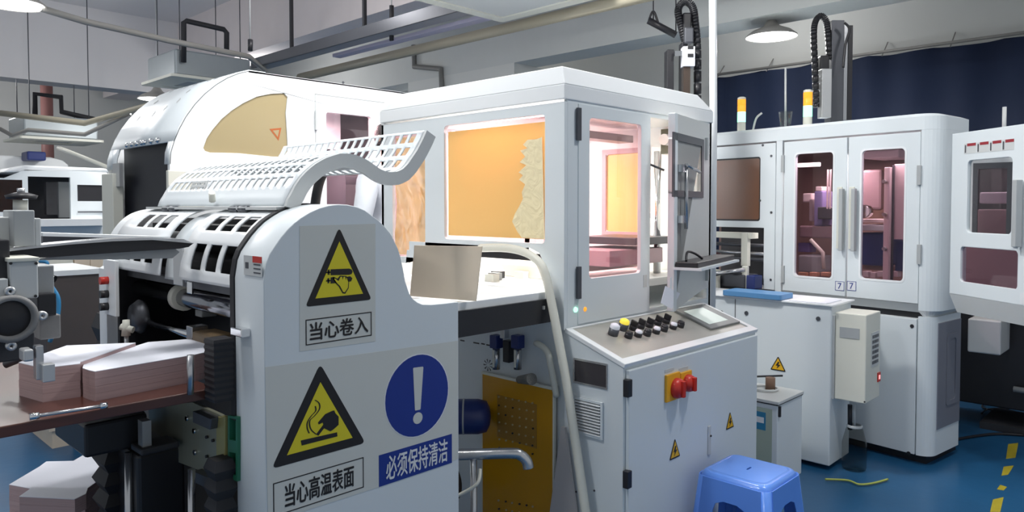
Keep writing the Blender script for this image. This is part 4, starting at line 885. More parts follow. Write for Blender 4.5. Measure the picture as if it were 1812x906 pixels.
# ================================================================== REAR ARCHED MACHINE
RY = 4.0; RM = Frame((1.53, RY, 0), (1, 0, 0))
rear = thing('arched_machine', (2.3, 4.6, 0), 'big white arched machine behind the mesh guard with a fan shaped window', 'machine')
ac = [(298, 290), (301, 270), (307, 250), (316, 228), (328, 206), (344, 184), (362, 165), (382, 149), (402, 137), (422, 129), (440, 125), (470, 124)]
AP = RM.pts(ac); x0_ = AP[0][0]; zt = RM.at(440, 125)[1]; AP = [(max(0, p[0]), min(p[1], zt)) for p in AP]; AP[-1] = (AP[-1][0], zt)
XR = 3.2-1.53
dw = RM.rect((578, 191), (657, 214), (578, 368), (657, 368))
fan = RM.pts([(360, 262), (366, 245), (376, 230), (392, 211), (410, 196), (430, 183), (455, 171), (480, 166), (503, 165), (509, 172), (506, 200), (509, 250), (509, 268), (502, 278), (480, 277), (420, 271), (372, 270), (363, 267)])
mk('side_panel', MB().plate(RM, [(0, 0), (0, AP[0][1])]+AP[1:]+[(XR, zt), (XR, 0)], [fan, rrect(*dw, .015)], .03), BWHITE, rear, .002)  # same paint as the arch shell, coloured brighter for its stronger light
fm = mk('fan_window', MB().plate(RM, fan, (), .004, -.008), FILMK, rear)
m = MB(); tri_ = RM.pts([(478, 228), (499, 226), (494, 249)])
mk('hot_mark', MB().plate(RM, tri_, [[((tri_[0][0]+q[0]*3)/4*1+0*q[0], (tri_[0][1]+q[1]*3)/4) for q in []]] if False else (), .0006, -.007), mat('orange_print', (.45, .12, .03), .5), fm)
k3 = [(sum(q[0] for q in tri_)/3, sum(q[1] for q in tri_)/3)]
mk('mark_centre', MB().plate(RM, [(k3[0][0]+(q[0]-k3[0][0])*.55, k3[0][1]+(q[1]-k3[0][1])*.55) for q in tri_], (), .0006, -.0062), FILMK, fm)
mk('window_pane', MB().fbox(RM, dw[0]-.01, dw[2]+.01, dw[1]-.01, dw[3]+.01, -.02, -.014), GLS, rear)
dz0, dz1 = 1.2, RM.at(560, 166)[1]; di0 = RM.at(558, 250)[0]; di1 = 2.92-1.53
for (a, b, c, d) in ((di0, di0+.004, dz0, dz1), (di0, di1, dz1-.004, dz1)): mk('door_seam', MB().fbox(RM, a, b, c, d, 0, .0015), GREY, rear)
mk('hinge', MB().fbox(RM, di0-.004, di0+.012, RM.at(558, 230)[1], RM.at(558, 196)[1], 0, .015), LGREY, rear)
screws(RM, [(607, 146)], rear, .008)
# arch shell
mk('arch_shell', MB().sheet([(1.53+p[0], RY, p[1]) for p in AP[2:]], [(1.53+p[0], RY+.98, p[1]) for p in AP[2:]]).sheet([(1.53+p[0], RY, p[1]) for p in AP[:3]], [(1.53+p[0], RY+.06, p[1]) for p in AP[:3]]).sheet([(1.53+p[0], RY+.82, p[1]) for p in AP[:3]], [(1.53+p[0], RY+.98, p[1]) for p in AP[:3]]), WHITE, rear, solid=.01)
mk('roof_panel', MB().box(1.53+AP[-2][0], 3.2, RY, RY+.98, zt-.01, zt), BWHITE, rear)
mk('front_pillar', MB().box(1.51, 1.70, RY-.03, RY, 0, 1.79), CREAM, rear, .004)
mk('front_pillar', MB().box(1.50, 1.56, RY+.80, RY+1.0, 0, 1.80), CREAM, rear, .004)
mk('inner_wall', MB().box(1.75, 1.8, RY+.03, RY+.98, 0, 1.95), BLACK, rear); mk('rear_panel', MB().plate(Frame((1.53, RY+.96, 0), (1, 0, 0)), [(0, 0), (0, AP[0][1])]+AP[1:]+[(XR, zt), (XR, 0)], (), .02), BWHITE, rear)
mk('opening_shade', MB().box(1.60, 1.62, RY+.03, RY+.9, .0, 2.0), mat('dark_opening_shade', (.010, .011, .018), .5), rear)  # black sheet standing in for the shade in the front opening
mk('opening_bar', MB().box(1.52, 1.54, RY+.74, RY+.86, 1.72, 1.86), ALU, rear)
# faint worn print on the arch
m = MB(); rnd = random.Random(5)
def on_arch(fr, y, w=.007):
    i = fr*(len(AP)-1); a = int(i); t = i-a; p = Vector((1.53+AP[a][0], y, AP[a][1])).lerp(Vector((1.53+AP[a+1][0], y, AP[a+1][1])), t)
    tg = Vector((AP[a+1][0]-AP[a][0], 0, AP[a+1][1]-AP[a][1])).normalized(); return p+Vector((-tg.z, 0, tg.x))*w
for (fr, y, s, n_) in [(.72, 4.80, .03, 1), (.72, 4.66, .016, 1), (.72, 4.58, .014, 1), (.73, 4.46, .03, 1), (.74, 4.28, .024, 1), (.75, 4.2, .03, 1), (.60, 4.33, .022, 1), (.56, 4.75, .02, 1), (.42, 4.55, .018, 1), (.45, 4.42, .014, 1), (.41, 4.78, .03, 1), (.5, 4.30, .02, 1)]:
    m.add([on_arch(fr, y), on_arch(fr+.015, y+s), on_arch(fr+.05, y+s*.9), on_arch(fr+.035, y-.004)], [(0, 1, 2, 3)])
mk('worn_print', m, GREY, rear, solid=.001)
for k in range(7): mk('rivet', MB().lathe(on_arch(.20, 4.2+.1*k*(.8 if k > 2 else 1), .012), [(.016, 0), (.012, .01), (0, .012)], seg=8, ax=(-1, 0, .2)), CHROME, rear)
# interior glimpses
mk('inner_roller', MB().cyl((2.2, 4.3, 1.78), (2.9, 4.3, 1.78), .03), MIDD, rear); mk('inner_block', MB().box(2.62, 2.78, 4.25, 4.5, 1.5, 1.98), MIDD, rear)
mk('inner_block', MB().box(2.25, 2.4, 4.3, 4.6, 1.5, 1.75), PINK, rear); mk('inner_frame', MB().box(2.5, 2.54, 4.35, 4.4, 1.2, 2.2), DARK, rear)
# ================================================================== PERSON between the two machines
SHIRT = mat('pale_grey_cloth', (.66, .70, .75), .85, noise=.05, bump=.3, bscale=9); SKIN = mat('skin', (.55, .36, .27), .5); HAIR = mat('black_hair', (.012, .011, .012), .5, bump=.5, bscale=120)
TROU = mat('dark_trousers', (.03, .035, .05), .8)
def skinned(name, J, E, m, parent, root, sub=1):
    me = bpy.data.meshes.new(name); base = WORLD[parent.name]; me.from_pydata([Vector(j[0])-base for j in J], E, [])
    o = bpy.data.objects.new(name, me); COL.objects.link(o); o.parent = parent; WORLD[o.name] = base
    sk = o.modifiers.new('skin', 'SKIN'); sk.use_smooth_shade = True
    for i, j in enumerate(J):
        r = j[1]; me.skin_vertices[0].data[i].radius = (r, r) if not isinstance(r, tuple) else r
    me.skin_vertices[0].data[root].use_root = True
    s = o.modifiers.new('sub', 'SUBSURF'); s.levels = sub; s.render_levels = sub; me.materials.append(m); return o
_q = P(690, 243, y=3.74); px_, py_ = _q.x-.06, 3.74; Z0 = _q.z-1.66
st_ = thing('step_platform', (px_, py_, 0), 'low dark step on which the worker stands between the machines', 'step')
mk('step_plate', MB().box(px_-.25, px_+.2, py_-.25, py_+.3, Z0-.03, Z0), MIDD, st_); 
for dx in (-.23, .15):
    for dy in (-.23, .25): mk('leg', MB().box(px_+dx, px_+dx+.03, py_+dy, py_+dy+.03, 0, Z0-.03), MIDD, st_)
pe_ = thing('person', (px_, py_, Z0), 'person in a pale grey jacket standing behind the raised mesh guard, mostly hidden', 'person')
def X(dx, dy, z): return (px_+dx, py_+dy, Z0+z)
J = [(X(0, 0, .93), (.13, .11)), (X(.0, 0, 1.15), (.12, .10)), (X(.02, 0, 1.34), (.14, .11)), (X(.04, 0, 1.47), (.05, .05)), (X(.05, 0, 1.52), (.05, .05)), (X(.07, 0, 1.60), (.08, .075)), (X(.06, 0, 1.69), (.075, .07)),
     (X(-.15, -.08, 1.38), .055), (X(-.24, -.12, 1.12), .042), (X(-.10, -.25, .95), .03), (X(.17, .08, 1.38), .055), (X(.26, .05, 1.12), .042), (X(.18, -.15, .98), .03),
     (X(-.08, 0, .86), .085), (X(-.09, 0, .47), .055), (X(-.09, .02, .09), .038), (X(-.10, -.13, .035), .035), (X(.08, 0, .86), .085), (X(.09, 0, .47), .055), (X(.09, .02, .09), .038), (X(.10, -.13, .035), .035)]
E_ = [(0, 1), (1, 2), (2, 3), (3, 4), (4, 5), (5, 6), (2, 7), (7, 8), (8, 9), (2, 10), (10, 11), (11, 12), (0, 13), (13, 14), (14, 15), (15, 16), (0, 17), (17, 18), (18, 19), (19, 20)]
skinned('body', J, E_, SKIN, pe_, 0, 2)
J2 = [(X(0, 0, .86), (.17, .14)), (X(0, 0, 1.0), (.165, .135)), (X(.0, 0, 1.18), (.16, .13)), (X(.02, 0, 1.36), (.17, .13)), (X(.04, 0, 1.45), (.07, .065)), (X(-.155, -.08, 1.39), .075), (X(-.24, -.12, 1.12), .062), (X(-.12, -.235, .98), .05), (X(.175, .08, 1.39), .075), (X(.26, .05, 1.12), .062), (X(.19, -.12, 1.0), .05)]
skinned('jacket', J2, [(0, 1), (1, 2), (2, 3), (3, 4), (3, 5), (5, 6), (6, 7), (3, 8), (8, 9), (9, 10)], SHIRT, pe_, 1, 2)
J3 = [(X(0, 0, .95), (.14, .12)), (X(-.08, 0, .84), .10), (X(-.09, 0, .47), .07), (X(-.09, .02, .12), .055), (X(.08, 0, .84), .10), (X(.09, 0, .47), .07), (X(.09, .02, .12), .055)]
skinned('trousers', J3, [(0, 1), (1, 2), (2, 3), (0, 4), (4, 5), (5, 6)], TROU, pe_, 0, 1)
for (bx, by, bz, sgn) in ((-.10, -.25, .95, -1), (.18, -.15, .98, 1)):
    Jh = [(X(bx, by, bz), .026), (X(bx+.01, by-.05, bz-.01), (.034, .016))]; Eh = [(0, 1)]
    for k in range(4):
        a = X(bx-.024+.017*k, by-.09, bz-.018); b_ = X(bx-.026+.018*k, by-.125+.004*abs(k-1), bz-.035); n0 = len(Jh)
        Jh += [(a, .009), (b_, .008)]; Eh += [(1, n0), (n0, n0+1)]
    n0 = len(Jh); Jh += [(X(bx+sgn*-.035, by-.045, bz-.015), .010), (X(bx+sgn*-.05, by-.075, bz-.03), .009)]; Eh += [(0, n0), (n0, n0+1)]
    skinned('hand', Jh, Eh, SKIN, pe_, 0, 1)
hc = Vector(X(.065, 0, 1.66)); 
mh = MB(); vs = []; 
mh.lathe(hc+Vector((.0, .01, -.05)), [(.088, 0), (.098, .04), (.096, .08), (.078, .12), (.045, .14), (0, .146)], seg=16); mk('hair', mh, HAIR, pe_)
fc = hc+Vector((-.0, -.085, -.02)); mk('nose', MB().lathe(fc, [(.014, 0), (.010, .014), (0, .022)], seg=8, ax=(0, -1, -.2)), SKIN, pe_)
for s in (-1, 1): mk('eye', MB().lathe(fc+Vector((.03*s, .012, .022)), [(.011, 0), (.006, .006), (0, .007)], seg=8, ax=(0, -1, 0)), HAIR, pe_); mk('ear', MB().lathe(hc+Vector((.085*s, 0, -.01)), [(.025, 0), (.02, .01), (0, .012)], seg=10, ax=(s, 0, 0)), SKIN, pe_)
mk('mouth', MB().box(fc.x-.022, fc.x+.022, fc.y+.006, fc.y+.012, fc.z-.047, fc.z-.04), RED, pe_)
# dark hose strip between guard and machine
run('dark_strap', smooth_path([P(575, 300, d=3.3), P(566, 320, d=3.3), P(560, 345, d=3.3), P(556, 375, d=3.3)]), .022, RUBBER, 'thick dark strap curving under the raised mesh guard', 'strap')
# ================================================================== FAR LEFT MACHINE
FM = Frame((1.6, 9.8, 0), (1, 0, 0)); fz = FM.at(100, 302)[1]
far = thing('far_enclosure', (2.8, 10.3, 0), 'distant white machine enclosure with dark windows at the far left', 'machine')
l_, r_2 = FM.at(8, 320)[0], FM.at(196, 320)[0]
o1 = FM.rect((50, 312), (125, 314), (50, 395), (125, 395)); o2 = FM.rect((137, 327), (190, 328), (137, 356), (190, 356)); o0 = FM.rect((0, 318), (40, 318), (0, 375), (40, 375))
mk('front_panel', MB().plate(FM, [(l_-.7, 0), (r_2, 0), (r_2, fz-.05), (r_2-.05, fz), (l_+.2, fz), (l_, fz-.1), (l_-.7, fz-.1)], [rrect(*o1), rrect(*o2), rrect(o0[0]-.25, o0[1], o0[2], o0[3])], .05), WHITE, far)
mk('roof', MB().prism([FM.p(*q) for q in FM.pts([(5, 305), (20, 297), (45, 292), (190, 298), (196, 304)])], (0, 1.3, 0)), BWHITE, far, .02)
mk('inner_wall', MB().box(.9, 3.6, 10.6, 10.65, 0, 2.05), DARK, far); mk('dark_pane', MB().fbox(FM, *[o2[0], o2[2], o2[1], o2[3]], -.03, -.01), BLACK, far)
mk('window_pane', MB().fbox(FM, o0[0]-.25, o0[2], o0[1], o0[3], -.03, -.01), GLB, far); mk('inner_column', MB().ybox(82, 322, 102, 380, 10.0, .1), DARK, far)
mk('inner_panel', MB().ybox(104, 322, 124, 385, 10.2, .05), LGREY, far)
mk('bench', MB().ybox(30, 388, 196, 400, 9.5, .5), BWHITE, far)
for v in (374, 393): mk('seam', MB().ybox(138, v, 190, v+2, 9.79, .02), MIDD, far)
tag(mk('far_roof', MB().prism([P(u, v, y=11.2) for u, v in [(-40, 273), (90, 278), (112, 284), (122, 292), (122, 360), (-40, 360)]], (0, .5, 0)), BWHITE, bevel=.03), 'second distant white enclosure roof behind the far left machine', 'machine')
tag(mk('blue_bin', MB().ybox(48, 268, 82, 284, 10.9, .3), NAVY, bevel=.02), 'dark blue bin on top of the far left white enclosure', 'bin')

# ================================================================== RIGHT MACHINE (numbered 7)
MO = Vector((4.960, 1.315, 0)); ma = math.radians(81.8)
MF = Frame(MO, (-math.cos(ma), -math.sin(ma), 0)); SD = Vector((math.sin(ma), -math.cos(ma), 0))
m7 = thing('tall_enclosure', (5.5, 2.0, 0), 'tall white enclosure with two glazed doors marked 7 on the right', 'machine')
ZR = MF.at(1630, 200)[1]; ZD1 = MF.at(1500, 243)[1]; ZD0 = MF.at(1500, 528)[1]; ZS = MF.at(1600, 551)[1]
sL = MF.at(1258, 300)[0]-.75; DEP = 1.15; RC = .11
def foot(e=0.0, s0=None, depth=DEP):
    s0 = sL if s0 is None else s0
    L = [(s0, 0)]; 
    L += [(RC*math.sin(a)*1.0+e*math.sin(a), -(RC-RC*math.cos(a))+e*(1-0)*math.cos(a)*0) for a in [k*PI/16 for k in range(9)]]
    L += [(RC+e, -.42), (RC-.5, -depth), (s0, -depth)]; return L
def prism7(s_pts, z0, z1): return MB().prism([MF.p(s, z0, w) for s, w in s_pts], (0, 0, z1-z0), 0, False)
roof = prism7(foot(), ZD1+.012, ZR-.02)
A = [MF.p(s, ZR-.02, w) for s, w in foot()]; cen = MF.p(-.9, ZR, -.5); B = [q+(Vector((cen.x, cen.y, q.z))-q)*.05+Vector((0, 0, .02)) for q in A]
n = len(A); roof.add(A+B, [(i, (i+1) % n, n+(i+1) % n, n+i) for i in range(n)]+[tuple(range(n, 2*n))])
mk('roof_cap', roof, WHITE, m7, .006)
# corner post upper, taper, lower
def post(z0, z1, r=RC, dep=.42, e=0):
    L = [(0.004, -.03), (0.004, 0)]+[(r*math.sin(a), -(r-r*math.cos(a))) for a in [k*PI/16 for k in range(1, 9)]]+[(r, -dep), (r-.02, -dep), (r-.02, -r-.0)]
    return MB().prism([MF.p(s, z0, w) for s, w in L], (0, 0, z1-z0))
mk('corner_post', post(ZD0-.03, ZD1+.012), WHITE, m7)
zt_ = MF.at(1640, 562)[1]
La = [(0.0, 0)]+[(RC*math.sin(a), -(RC-RC*math.cos(a))) for a in [k*PI/16 for k in range(9)]]+[(RC, -.42), (0, -.42)]
Lb = [(0.03, -.01)]+[(.03+.04*math.sin(a), -.01-(RC-RC*math.cos(a))) for a in [k*PI/16 for k in range(9)]]+[(.06, -.42), (0.03, -.42)]
m = MB(); n = len(La); m.add([MF.p(s, ZD0-.03, w) for s, w in La]+[MF.p(s, zt_, w) for s, w in Lb], [(i, (i+1) % n, n+(i+1) % n, n+i) for i in range(n)]); mk('corner_taper', m, LGREY, m7)
mk('lower_post', post(.06, zt_, .085), WHITE, m7)
# doors
wz = MF.rect((1407, 272), (1473, 270), (1407, 489), (1473, 491)); wz2 = MF.rect((1524, 265), (1600, 264), (1524, 493), (1599, 497))
dd = []
for (u0, u1, wn, hs) in ((1386, 1497, wz, (1487.5, 1497)), (1500, 1627, wz2, (1509, 1518))):
    a = MF.at(u0, 380)[0]; b = MF.at(u1, 380)[0]
    d = mk('door', MB().plate(MF, [(a, ZD0+.01), (b, ZD0+.01), (b, ZD1), (a, ZD1)], [rrect(*wn, .025)], .025), WHITE, m7, .003)
    mk('door_skirt', MB().hexa([MF.p(a, ZS, -.03), MF.p(b, ZS, -.03), MF.p(b, ZS, -.05), MF.p(a, ZS, -.05), MF.p(a, ZD0+.008, 0), MF.p(b, ZD0+.008, 0), MF.p(b, ZD0+.008, -.03), MF.p(a, ZD0+.008, -.03)]), LGREY, d)
    mk('window_pane', MB().fbox(MF, wn[0]-.01, wn[2]+.01, wn[1]-.01, wn[3]+.01, -.022, -.016), GLD, d)
    mk('window_rim', MB().plate(MF, rrect(wn[0]-.012, wn[1]-.012, wn[2]+.012, wn[3]+.012, .03), [rrect(wn[0], wn[1], wn[2], wn[3], .025)], .002, .002), BWHITE, d)
    hx = MF.at(hs[0], 380)[0]; z0 = MF.at(1490, 440)[1]; z1 = MF.at(1490, 331)[1]
    mk('handle_plate', MB().fbox(MF, hx-.022, hx+.012, z0, z1, 0, .012), CREAM, d, .002); mk('door_handle', MB().fbox(MF, hx+.008, hx+.034, z0-.012, z1-.012, .012, .045), GREY, d, .004)
    for (uu, vv) in (((u0 if u0 < 1490 else u1), 330), ((u0 if u0 < 1490 else u1), 470)):
        i, j = MF.at(uu, vv-20 if u0 > 1490 else vv-40 if vv < 400 else vv+15); mk('hinge', MB().fbox(MF, i-.01, i+.012, j-.06, j+.06, 0, .014), GREY, d)
    ni, nj = MF.at(1486 if u0 < 1490 else 1507, 506)
    lp = mk('number_label', MB().fbox(MF, ni-.032, ni+.032, nj-.032, nj+.032, 0, .0015), LETW, d)
    mk('label_border', MB().plate(MF, rrect(ni-.031, nj-.031, ni+.031, nj+.031), [rrect(ni-.028, nj-.028, ni+.028, nj+.028)], .001, .0025), SBLU, lp)
    mk('lettering', text_mb('7', MF, ni-.013, nj-.02, ni+.013, nj+.02, .003), SBLU, lp)
# left fixed panel
a = MF.at(1372, 330)[0]; w3 = MF.rect((1240, 282), (1345, 279), (1240, 390), (1345, 391)); zb1 = MF.at(1300, 402)[1]; zb0 = MF.at(1356, 512)[1]
s2 = MF.at(1351, 450)[0]
mk('fixed_panel', MB().plate(MF, [(sL, zb1), (s2, zb1), (s2, zb0), (a, zb0), (a, ZD1), (sL, ZD1)], [rrect(w3[0], w3[1], w3[2], w3[3], .02)], .02), WHITE, m7, .003)
mk('brown_pane', MB().fbox(MF, w3[0]-.01, w3[2]+.01, w3[1]-.01, w3[3]+.01, -.02, -.012), FILMB, m7)
mk('pane_rim', MB().plate(MF, rrect(*w3, .02), [rrect(w3[0]+.01, w3[1]+.012, w3[2]-.012, w3[3]-.01, .015)], .004, -.008), BLACK, m7)
mk('divider_post', MB().fbox(MF, a+.006, MF.at(1385, 330)[0]-.006, zb0-.02, ZD1+.012, -.02, 0), WHITE, m7)
screws(MF, [(1265, 263), (1350, 257), (1365, 276), (1365, 376), (1364, 495), (1345, 355)], m7, .009)
mk('rear_wall', MB().fbox(MF, sL, RC-.5, .9, ZD1, -DEP-.0, -DEP+.02), mat('brown_panel', (.26, .17, .15), .6), m7)  # brown back wall of the enclosure
mk('inner_floor', MB().prism([MF.p(*q_) for q_ in ()] or [MF.p(s, ZD0-.03, w) for s, w in ((sL, -.03), (RC-.02, -.1), (RC-.02, -.40), (RC-.52, -DEP), (sL, -DEP))], (0, 0, .03)), CONC, m7); mk('black_gap', MB().fbox(MF, MF.at(1508, 540)[0]-.3, 0, zt_-.02, ZS+.05, -.12, -.06), BLACK, m7)
PW = mat('pink_white', (.75, .66, .66), .5)
def MD(w): return Frame(MF.p(0, 0, w), MF.a)
def ib(name, u0, v0, u1, v1, w, t, m_, bv=.004):
    F_ = MD(w); um, vm = (u0+u1)/2, (v0+v1)/2
    return mk(name, MB().fbox(F_, F_.at(u0, vm)[0], F_.at(u1, vm)[0], F_.at(um, v1)[1], F_.at(um, v0)[1], -t, 0), m_, m7, bv)
ib('inner_frame', 1563, 296, 1573, 500, -.15, .04, PW); ib('inner_frame', 1577, 292, 1580, 500, -.18, .02, MIDD); ib('inner_panel', 1581, 290, 1606, 424, -.20, .02, PW); ib('inner_panel', 1584, 426, 1606, 480, -.22, .02, NAVY)
F1 = MD(-.15)
for v in (321, 379, 440): mk('frame_knob', MB().cyl(F1.p(*F1.at(1567, v), 0), F1.p(*F1.at(1567, v), .03), .012, seg=8), GREY, m7)
ib('inner_machine', 1522, 412, 1562, 470, -.35, .3, NAVY, .01); ib('conveyor_top', 1505, 398, 1566, 408, -.3, .3, ALU); ib('conveyor_top', 1518, 388, 1564, 394, -.32, .3, PW); ib('ceiling_duct', 1528, 266, 1590, 280, -.5, .3, PW, .01); ib('inner_block', 1524, 300, 1560, 372, -.8, .05, mat('mauve_casing', (.30, .22, .24), .5), .02)
F3 = MD(-.3); mk('pulley', MB().cyl(F3.p(*F3.at(1534, 374), 0), F3.p(*F3.at(1534, 374), .06), .045), CHROME, m7); mk('pulley', MB().cyl(F3.p(*F3.at(1528, 372), -.02), F3.p(*F3.at(1528, 372), .07), .03), BLACK, m7)
for k in range(5): ib('clamp_block', 1526+13*k, 480+2*(k % 2), 1536+13*k, 490+2*(k % 2), -.2-.02*(k % 2), .06, PW)
ib('bench', 1526, 470, 1600, 479, -.4, .2, MATS['brown_panel'])
F4 = MD(-.25); mk('robot_arm', MB().tube([F4.p(*F4.at(1434, 424)), F4.p(*F4.at(1456, 447)), F4.p(*F4.at(1458, 476))], .014, 8), CREAM, m7)
ib('robot_body', 1440, 338, 1455, 400, -.5, .15, mat('violet_casing', (.25, .22, .45), .4), .01); ib('robot_body', 1443, 330, 1454, 338, -.5, .12, PW)
ib('robot_base', 1414, 400, 1472, 421, -.45, .3, MATS['mauve_casing'], .01); ib('inner_box', 1420, 342, 1436, 358, -.6, .1, PW, .01); ib('inner_box', 1431, 352, 1437, 392, -.58, .1, PW, .01)
ib('machine_head', 1446, 366, 1472, 388, -.42, .2, MIDD, .01); ib('robot_base', 1412, 452, 1446, 482, -.4, .2, GREY, .01); ib('cable_duct', 1412, 430, 1432, 446, -.5, .1, MATS['violet_casing'])
for k in range(3): ib('clamp_block', 1412+20*k, 482, 1426+20*k, 489, -.15, .04, mat('orange_part', (.7, .4, .25), .5) if 'orange_part' not in MATS else MATS['orange_part'])  # plain orange blocks along the window bottom
ib('inner_light', 1411, 288, 1449, 295, -.5, .03, STRIP); 
for u in (1462, 1467): ib('guide_column', u, 300, u+2, 370, -.35, .02, PW)
# lower body: door, side
lz1 = MF.at(1560, 558)[1]
lo = mk('lower_body', MB().prism([MF.p(s, .06, w) for s, w in ((MF.at(1500, 700)[0]-.9, -.03), (.06, -.03), (.06, -.42), (-.45, -DEP), (MF.at(1500, 700)[0]-.9, -DEP))], (0, 0, lz1-.06)), WHITE, m7)
ld = mk('lower_door', MB().fbox(MF, MF.at(1500, 700)[0]-.2, -.004, .06, lz1, -.03, 0), WHITE, m7, .003)
screws(MF, [(1614, 577), (1608, 802)], ld, .012, BLACK)
mk('plinth', MB().fbox(MF, MF.at(1500, 700)[0]-.9, .04, 0, .06, -.5, -.06), BLACK, m7)
SIDE = Frame(MF.p(.086, 0, -.085), SD)
mk('side_panel', MB().fbox(SIDE, .0, .335, .22, lz1-.02, -.02, .004), mat('grey_blue_panel', (.20, .21, .25), .35), m7, .003)
mk('side_recess', MB().plate(SIDE, rrect(.12, .35, .28, .8, .02), [rrect(.15, .38, .25, .77, .02)], .004, .009), MATS['grey_blue_panel'], m7)
# conveyor seen below the fixed panel
cv = thing('outfeed_conveyor', MF.p(-1.45, 1.0, .1), 'small dark conveyor with steel roller in the opening left of the glazed doors', 'conveyor')
mk('conveyor_frame', MB().fbox(MF, MF.at(1250, 420)[0], MF.at(1335, 420)[0], MF.at(1300, 421)[1], MF.at(1300, 411)[1], -.05, .05), CREAM, cv, .002)
mk('conveyor_post', MB().fbox(MF, MF.at(1320, 420)[0], MF.at(1331, 420)[0], MF.at(1325, 470)[1], MF.at(1325, 411)[1], .02, .06), CREAM, cv, .002)
mk('dark_backing', MB().fbox(MF, MF.at(1235, 450)[0], MF.at(1353, 450)[0], MF.at(1300, 520)[1], zb1, -.35, -.3), DARK, cv)
for k, v in enumerate((432, 446, 456)): mk('roller', MB().cyl(MF.p(MF.at(1245, v)[0], MF.at(1260, v)[1], -.1), MF.p(MF.at(1345, v)[0], MF.at(1260, v)[1], -.1), .014, seg=10), [MIDD, STEEL, MIDD][k], cv)
mk('belt_bed', MB().fbox(MF, MF.at(1240, 500)[0], MF.at(1335, 500)[0], MF.at(1300, 506)[1], MF.at(1300, 482)[1], -.05, .12), MIDD, cv, .01)
mk('tension_roller', MB().cyl(MF.p(*MF.at(1292, 482), .2), MF.p(*MF.at(1333, 476), .1), .018), STEEL, cv)
for u, v in ((1290, 483), (1333, 478)): i, j = MF.at(u, v); mk('roller_bracket', MB().fbox(MF, i-.025, i+.02, j-.13, j+.035, .13 if u < 1300 else .08, .16 if u < 1300 else .11), CREAM, cv, .006)
mk('dark_cover', MB().tube([MF.p(*MF.at(1268, 462), .1), MF.p(*MF.at(1283, 455), .1), MF.p(*MF.at(1300, 462), .1)], [.03, .045, .03], 10), mat('maroon_cloth', (.05, .015, .02), .8), cv)
mk('black_motor', MB().fbox(MF, MF.at(1337, 505)[0], MF.at(1352, 505)[0], MF.at(1345, 510)[1], MF.at(1345, 486)[1], .02, .12), NAVY, cv, .006)
mk('table_slab', MB().fbox(MF, MF.at(1240, 515)[0]-.3, MF.at(1360, 515)[0], MF.at(1300, 524)[1], MF.at(1300, 514)[1], -.1, .25), DARK, cv)
# base block in front
BK = P(1467, 834, z=0); bx, by = BK.x, BK.y
blk = thing('side_cabinet', (bx+.2, by+.5, 0), 'white floor cabinet with a warning triangle in front of the glazed doors', 'cabinet')
zb_ = 1.01
mk('cabinet_body', MB().box(bx, bx+.33, by, by+1.9, .03, zb_-.012), WHITE, blk, .006)
mk('cabinet_top', MB().box(bx-.012, bx+.36, by-.012, by+1.9, zb_-.012, zb_), BWHITE, blk, .003)
KF = Frame((bx, by+1.9, 0), (0, -1, 0))
i, j = KF.at(1301, 560); mk('panel_seam', MB().fbox(KF, i-.002, i+.002, .05, zb_-.02, 0, .002), BLACK, blk)
screws(KF, [(1277, 553), (1321, 554), (1448, 564)], blk, .014, MIDD)
warn_tri(KF, [(1363, 656), (1391, 656), (1377, 630)], blk)
tag(mk('blue_tray', MB().plate(Frame((0, 0, zb_), (1, 0, 0), (0, 1, 0)), rrect(bx-.03, by+.30, bx+.17, by+.70, .02), (), .032, .034), BLUET, bevel=.006), 'shallow blue plastic tray on the white floor cabinet', 'tray')
tag(mk('folded_sheet', MB().box(bx+.0, bx+.25, by+.03, by+.26, zb_+.001, zb_+.006), PAPER), 'pale sheet lying beside the blue tray', 'paper')
# cooler
cx = 4.50; y1 = by; yq = cx*math.tan(math.radians(18.0))
zc1 = P(1536, 558, x=cx).z; zc0 = P(1534, 716, x=cx).z
co = thing('cabinet_cooler', (cx+.12, (y1+yq)/2, zc0), 'white vented cooler box hung on the side of the white floor cabinet', 'cooler')
mk('cooler_casing', MB().box(cx, cx+.25, yq, y1-.012, zc0, zc1), CREAM, co, .006); mk('mount_plate', MB().box(cx-.01, cx+.2, y1-.012, y1, zc0-.0, zc1-.02), LGREY, co)
C1 = Frame((cx, y1, 0), (0, -1, 0)); C2 = Frame((cx, yq, 0), (1, 0, 0))
r = C1.rect((1486, 580), (1521, 580), (1486, 598), (1521, 599)); mk('display', MB().fbox(C1, *[r[0], r[2], r[1], r[3]], 0, .003), GREY, co)
i0, i1 = .10, .21
fr_ = mk('vent_frame', MB().fbox(C2, i0-.01, i1+.01, C2.at(1553, 645)[1], C2.at(1553, 585)[1], 0, .003), LGREY, co)
for k in range(6):
    z = C2.at(1553, 640)[1]+.031*k
    for c in range(2): mk('vent_slot', MB().fbox(C2, i0+.055*c, i0+.05+.055*c, z, z+.018, .003, .005), MIDD, fr_)
i, j = C2.at(1556, 666); sw = mk('power_switch', MB().fbox(C2, i-.04, i+.005, j-.028, j+.028, 0, .006), RED, co); mk('switch_glow', MB().fbox(C2, i-.028, i-.008, j-.012, j+.012, .006, .008), mat('red_glow', (.9, .2, .2), .4, emit=(1, .25, .25), est=2), sw)
screws(C1, [(1530, 711)], co, .005, BLACK)
for u in (1504, 1512): mk('cooler_pipe', MB().cyl(P(u, 716, x=4.62), P(u, 760, x=4.62), .014 if u < 1508 else .006, seg=8), BLACK if u < 1508 else LGREY, co)
bo = thing('drain_bottle', P(1510, 830, z=0), 'clear plastic drain bottle on the floor under the cooler box', 'bottle')
bq = P(1511, 830, z=0); zz_ = P(1511, 752, d=(bq-_O).dot(_F)).z
